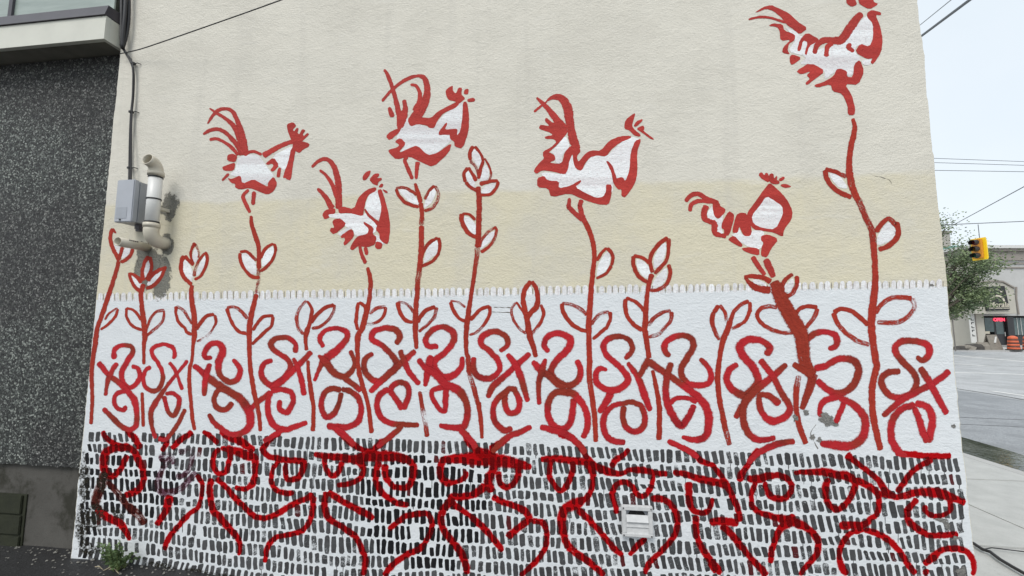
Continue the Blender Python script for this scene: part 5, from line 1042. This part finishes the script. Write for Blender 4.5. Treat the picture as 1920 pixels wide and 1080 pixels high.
# white banner and blue-grey building in the gap
bn = thing('vertical_banner', F.pt(F.X(1817), -0.2, ZG), 'tall narrow white banner with dark marks beside the corner pier', 'banner')
F.box(MB(), F.X(1812.5), F.X(1822.5), -0.25, -0.2, F.Z(642), F.Z(556)).build('panel', M_CORN, bn)
F.box(MB(), F.X(1823), F.X(1824), -0.3, -0.2, ZG, F.Z(553)).build('pole', M_TAUPE, bn)
mb = MB()
for i, y in enumerate((597, 604, 611, 618, 626)):
    F.box(mb, F.X(1815), F.X(1816.4), -0.262, -0.252, F.Z(y + 4), F.Z(y)); F.box(mb, F.X(1816.6), F.X(1820), -0.262, -0.252, F.Z(y + 4 - (i % 2) * 2.6), F.Z(y + 2.6 - (i % 2) * 2.6))
mb.build('printed_mark', M_SIGN, bn)
FB = FR(1795, 46.0); M_BLUE = simple('blue_grey_cladding', (0.30, 0.37, 0.44), 0.3, var=0.1, scale=0.6)
bb = thing('far_office_building', FB.pt(0, 0, ZG), 'distant blue grey clad building seen in the gap left of the banner', 'building')
FB.box(MB(), -9, FB.X(1812), 0, 8, ZG, FB.Z(545)).build('wall', M_BLUE, bb)
for k in range(8): FB.box(MB(), -8.6 + k * 1.3, -8.6 + k * 1.3 + 0.12, -0.1, -0.003, ZG, FB.Z(548)).build('mullion', M_CORN, bb)
FB.box(MB(), -9, FB.X(1812), -0.15, -0.004 - 0.1, FB.Z(624), FB.Z(621)).build('band', M_TAUPE, bb)
# house with chimney behind the tree
FC = FR(1797, 52.0); ch = thing('far_house', FC.pt(-3, 0, ZG), 'distant brick house with a pale chimney behind the tree', 'house')
M_BRICK = simple('far_brick', (0.28, 0.12, 0.11), 0.9, var=0.25, scale=3); M_CHIM = m_concrete('chimney_render', (0.34, 0.32, 0.29), (0.44, 0.42, 0.38), 2)
FC.box(MB(), -9, FC.X(1800), 2, 9, ZG, FC.Z(456)).build('wall', M_BRICK, ch)
FC.box(MB(), FC.X(1787), FC.X(1798.5), 1.9, 3.0, FC.Z(455.8), FC.Z(437)).build('dormer', M_BRICK, ch)
c1 = FC.box(MB(), FC.X(1799), FC.X(1815), 1.0, 2.6, ZG, FC.Z(431)).build('chimney', M_CHIM, ch); FC.box(MB(), FC.X(1786), FC.X(1817.5), 0.8, 2.8, FC.Z(430.8), FC.Z(427.5)).build('chimney_cap', M_TAUPE, c1); FC.box(MB(), FC.X(1797.5), FC.X(1803.5), 1.5, 2.0, FC.Z(427.3), FC.Z(423)).build('chimney_pot', M_TAUPE, c1)

# far footway
F3 = FR(1840, 28.2, -10); mb = MB(); F3.box(mb, -12, 30, 0, 22, ZG - 0.1, ZG + 0.10); tag(mb.build('far_sidewalk', M_KERB), kind='structure')
# rubble and tarps at the works
M_RUB = simple('dark_rubble', (0.06, 0.055, 0.05), 0.9, var=0.6, scale=4, bump=0.5); M_RUB2 = simple('broken_concrete', (0.22, 0.20, 0.17), 0.9, var=0.4, scale=5, bump=0.5)
FW = FR(1830, 28.8); ZF = ZG + 0.10
for i, (x, wdt, hgt, mt, lab) in enumerate(((1793, 1.3, 0.26, M_RUB, 'low dark heap of rubble furthest left at the roadworks'), (1806, 1.5, 0.32, M_RUB2, 'low grey heap of broken concrete at the roadworks'), (1822, 1.6, 0.40, M_RUB, 'dark tarp covered heap left of the shop door'), (1838, 1.2, 0.50, M_RUB2, 'grey heap of slabs under the shop window'))):
    mb = MB(); c = FW.pt(FW.X(x), 0, ZF); n = 14; rg2 = random.Random(i); base = len(mb.v)
    for ring, (rr, zz) in enumerate(((1.0, 0.0), (0.85, 0.5), (0.5, 0.9))):
        for q in range(n): an = 2 * math.pi * q / n; k = rg2.uniform(0.75, 1.2); mb.v.append(c + Vector((wdt * 0.5 * rr * k * math.cos(an), 0.4 * rr * k * math.sin(an), hgt * zz * rg2.uniform(0.7, 1.2))))
    mb.v.append(c + Vector((0, 0, hgt)))
    for ring in range(2):
        for q in range(n): q2 = (q + 1) % n; mb.f.append((ring*n + q, ring*n + q2, ring*n + n + q2, ring*n + n + q))
    for q in range(n): mb.f.append((2*n + q, 2*n + (q + 1) % n, 3*n))
    tag(mb.build('rubble_heap', mt), lab, 'rubble', 'heaps at the roadworks')
# sandwich board barrier
FS = FR(1858, 28.6); br = thing('folding_barrier', FS.pt(0, 0, ZF), 'grey folding board leaning beside the shop door', 'barrier')
MB().hexa([FS.pt(-.42, -.25, ZF), FS.pt(.42, -.25, ZF), FS.pt(.32, 0, ZF + 1.05), FS.pt(-.36, 0, ZF + 1.05)], [FS.pt(-.42, -.20, ZF), FS.pt(.42, -.20, ZF), FS.pt(.32, .05, ZF + 1.05), FS.pt(-.36, .05, ZF + 1.05)]).build('board', M_RUB2, br)
MB().hexa([FS.pt(-.40, .32, ZF), FS.pt(.40, .32, ZF), FS.pt(.32, .06, ZF + 1.04), FS.pt(-.36, .06, ZF + 1.04)], [FS.pt(-.40, .37, ZF), FS.pt(.40, .37, ZF), FS.pt(.32, .09, ZF + 1.04), FS.pt(-.36, .09, ZF + 1.04)]).build('board', M_RUB2, br)
MB().hexa([FS.pt(-.1, -.20, ZF + .5), FS.pt(0.0, -.20, ZF + .5), FS.pt(.22, -.09, ZF + .92), FS.pt(.12, -.09, ZF + .92)], [FS.pt(-.1, -.14, ZF + .5), FS.pt(0.0, -.14, ZF + .5), FS.pt(.22, -.06, ZF + .92), FS.pt(.12, -.06, ZF + .92)]).build('white_stripe', M_CORN, br)
# traffic drums
M_ORANGE = simple('orange_drum', (0.62, 0.13, 0.055), 0.6, var=0.15, scale=5); M_BAND = simple('dark_drum_band', (0.10, 0.035, 0.025), 0.6, var=0.3, scale=8)
for i, (px_, dd, lab) in enumerate(((1896, 28.0, 'orange and dark banded traffic drum in front of the shop'), (1925, 28.0, 'traffic drum cut off by the right edge of the view'))):
    FD = FR(px_, dd); c = FD.pt(0, 0, ZF)
    tdm = thing('traffic_drum', c, lab, 'traffic drum', 'drums at the roadworks')
    MB().lathe([(0.40, 0), (0.40, 0.06), (0.33, 0.07)], c, 18).build('base', M_RUB, tdm)
    zz = 0.07
    for k in range(7):
        h_ = 0.13 if k % 2 == 0 else 0.10; r1 = 0.31 - 0.012 * k; MB().lathe([(r1, zz + 0.001), (r1 - 0.01, zz + h_)], c, 18).build('orange_band' if k % 2 == 0 else 'dark_band', M_ORANGE if k % 2 == 0 else M_BAND, tdm, True); zz += h_
    MB().lathe([(0.235, zz + .001), (0.16, zz + 0.06), (0.06, zz + 0.10)], c, 14).build('cap', M_ORANGE, tdm)
# round sign on a post
FP = FR(1787, 27.0); rs = thing('round_sign', FP.pt(0, 0, ZF), 'round brown sign on a post half hidden by the mural corner', 'sign')
mb = MB(); mb.tube([FP.pt(0, -0.05, FP.Z(590)), FP.pt(0, -0.09, FP.Z(590))], 0.36, 24); mb.build('disc', simple('brown_disc', (0.20, 0.17, 0.16), 0.5), rs)
MB().tube([FP.pt(0, 0, ZF), FP.pt(0, 0, FP.Z(575))], 0.035, 8).build('post', M_TAUPE, rs)

# traffic light hung on a span wire
M_YEL = simple('signal_yellow', (0.90, 0.62, 0.012), 0.45, var=0.08, scale=6); M_WIRE = simple('wire_grey', (0.10, 0.11, 0.12), 0.5); M_AMB = simple('signal_amber_face', (0.62, 0.26, 0.03), 0.5, var=0.2, scale=8)
FT = FR(1852, 19.0, -80); zt0, zt1 = FT.Z(486.5), FT.Z(444.5); tl = thing('traffic_light', FT.pt(0, 0, zt1), 'yellow three lens traffic light hanging above the street', 'traffic light')
def hood(z):
    mb = MB(); n = 12; A, B = [], []
    for k in range(n + 1):
        an = R(-35 + 250 * k / n); A.append(FT.pt(0.135 * math.cos(an), -0.17, z + 0.135 * math.sin(an))); B.append(FT.pt(0.13 * math.cos(an), -0.17 - 0.26, z - 0.02 + 0.13 * math.sin(an)))
    mb.v = A + B
    for k in range(n): mb.f.append((k, k + 1, n + 2 + k, n + 1 + k))
    return mb
FT.box(MB(), -0.28, 0.28, -0.02, 0.02, zt0, zt1).build('backplate', M_YEL, tl, bevel=0.01)
FT.box(MB(), -0.18, 0.18, 0.021, 0.24, zt0 + 0.06, zt1 - 0.06).build('housing', M_YEL, tl, bevel=0.02)
FT.box(MB(), -0.17, 0.17, -0.17, -0.021, zt0 + 0.07, zt1 - 0.07).build('front_door', M_AMB, tl, bevel=0.015)
for k, cl in enumerate(((0.02, 0.09, 0.06), (0.12, 0.07, 0.01), (0.12, 0.012, 0.012))):
    z_ = zt0 + (zt1 - zt0) * (0.2 + 0.3 * k); mb = MB(); mb.tube([FT.pt(0, -0.171, z_), FT.pt(0, -0.185, z_)], 0.125, 18); mb.build('lens', simple('lens', cl, 0.2), tl); hood(z_).build('visor', M_BLACK, tl)
MB().tube([FT.pt(0, 0.1, zt1), FT.pt(0, 0.1, FT.Z(417.6))], 0.014, 8).build('hanger', M_WIRE, tl)
def span(a, b, d1, d2, r_, label, sag=0.0):
    A, B = at(*a, d1), at(*b, d2); t0, t1 = -2.2, 3.4
    P = [A.lerp(B, t0 + (t1 - t0) * i / 12) - Vector((0, 0, sag * (1 - (2 * i / 12 - 1) ** 2))) for i in range(13)]
    return tag(MB().tube(P, r_, 6).build('overhead_wire', M_WIRE, None, True), label, 'wire', 'wires over the street')
span((1805, 420), (1920, 415), 18.98, 18.98, 0.018, 'wire carrying the yellow traffic light')
span((1800, 415), (1920, 350), 24, 16, 0.020, 'wire slanting up to the right above the tree')
span((1757, 297), (1920, 303), 30, 30, 0.020, 'topmost of three level wires in the pale sky'); span((1757, 305), (1920, 310), 30, 30, 0.020, 'middle of three level wires in the pale sky'); span((1760, 319.5), (1920, 322), 30, 30, 0.022, 'lowest of three level wires in the pale sky')
span((1727, 68), (1818, 0), 9, 7, 0.030, 'thick black cable crossing the sky at the upper right'); span((1725, 47), (1783, 0), 14, 11, 0.014, 'thin grey wire above the thick cable at the upper right')

# street tree
M_BARK = simple('bark', (0.09, 0.075, 0.06), 0.9, var=0.4, scale=12, bump=0.6)
m = NT('tree_leaf'); n_ = m.noise(scale=1.6, detail=3); n2 = m.noise(scale=25, detail=2)
c = m.mix(m.smooth(n_, 0.35, 0.65), (0.10, 0.145, 0.075), (0.24, 0.31, 0.14)); c = m.mix(m.math('MULTIPLY', n2, 0.5), c, (0.10, 0.125, 0.09)); M_LEAF = m.done(m.pbsdf(c, 0.55, spec=0.35))
TD = 24.0; FTt = FR(1772, TD); tr = thing('street_tree', FTt.pt(0, 0, ZF), 'leafy street tree peeking past the mural corner behind the traffic light', 'tree')
rg3 = random.Random(21); tk = MB(); zc = FTt.Z(500)
tk.tube([FTt.pt(0, 0, ZF - 0.05), FTt.pt(0.05, 0, 1.4), FTt.pt(-0.05, 0.1, 3.0), FTt.pt(0.1, 0, 5.0), FTt.pt(0.15, 0, 6.6)], [0.15, 0.12, 0.10, 0.07, 0.03], 9)
ends = []
tg = [(1795, 402, 0.3), (1775, 425, -0.5), (1772, 445, .5), (1812, 478, -0.6), (1838, 452, .5), (1856, 476, -0.4), (1880, 492, 0.2), (1830, 500, -0.9), (1800, 505, 0.7), (1848, 516, 0.4), (1832, 545, -0.5), (1846, 556, 0.1), (1815, 560, -0.7), (1795, 545, 0.8), (1760, 480, 0.4), (1745, 520, -0.6), (1730, 450, 0.3), (1790, 478, -1.0), (1822, 528, 0.2), (1838, 512, .9), (1800, 575, 0.4), (1825, 572, -0.2), (1806, 586, 0.5), (1835, 480, 0.3), (1812, 540, 0.1)]
for px_, py2, yy in tg:
    e_ = FTt.pt(FTt.X(px_), yy, FTt.Z(py2)); s0 = FTt.pt(0.05, 0, max(2.6, FTt.Z(py2) - 1.6 - 0.25 * abs(FTt.X(px_)))); md = s0.lerp(e_, 0.5) + Vector((0, 0, 0.25)); tk.tube([s0, md, e_], [0.05, 0.03, 0.012], 6); ends += [(e_, 1.0), (md.lerp(e_, 0.55), 0.85)]
tk.build('trunk', M_BARK, tr); lf = MB()
for e_, k in ends:
    nl = 150 if (e_ - FTt.o).z > FTt.Z(480) else 330
    if (e_ - FTt.o).z > FTt.Z(432): nl = 70
    for q in range(nl):
        p = e_ + FTt.M @ Vector((rg3.gauss(0, 0.42), rg3.gauss(0, 0.4), rg3.gauss(0, 0.24))) * k
        d = Vector((rg3.gauss(0, 1), rg3.gauss(0, 1), rg3.gauss(0, 0.5))).normalized(); l = rg3.uniform(0.08, 0.16); sd_ = d.cross(Vector((rg3.gauss(0, 1), rg3.gauss(0, 1), rg3.gauss(0, 1)))).normalized() * l * 0.32
        lf.quad(p, p + d * l * 0.5 + sd_, p + d * l, p + d * l * 0.5 - sd_)
tag(lf.build('crown', M_LEAF, tr), kind='stuff')
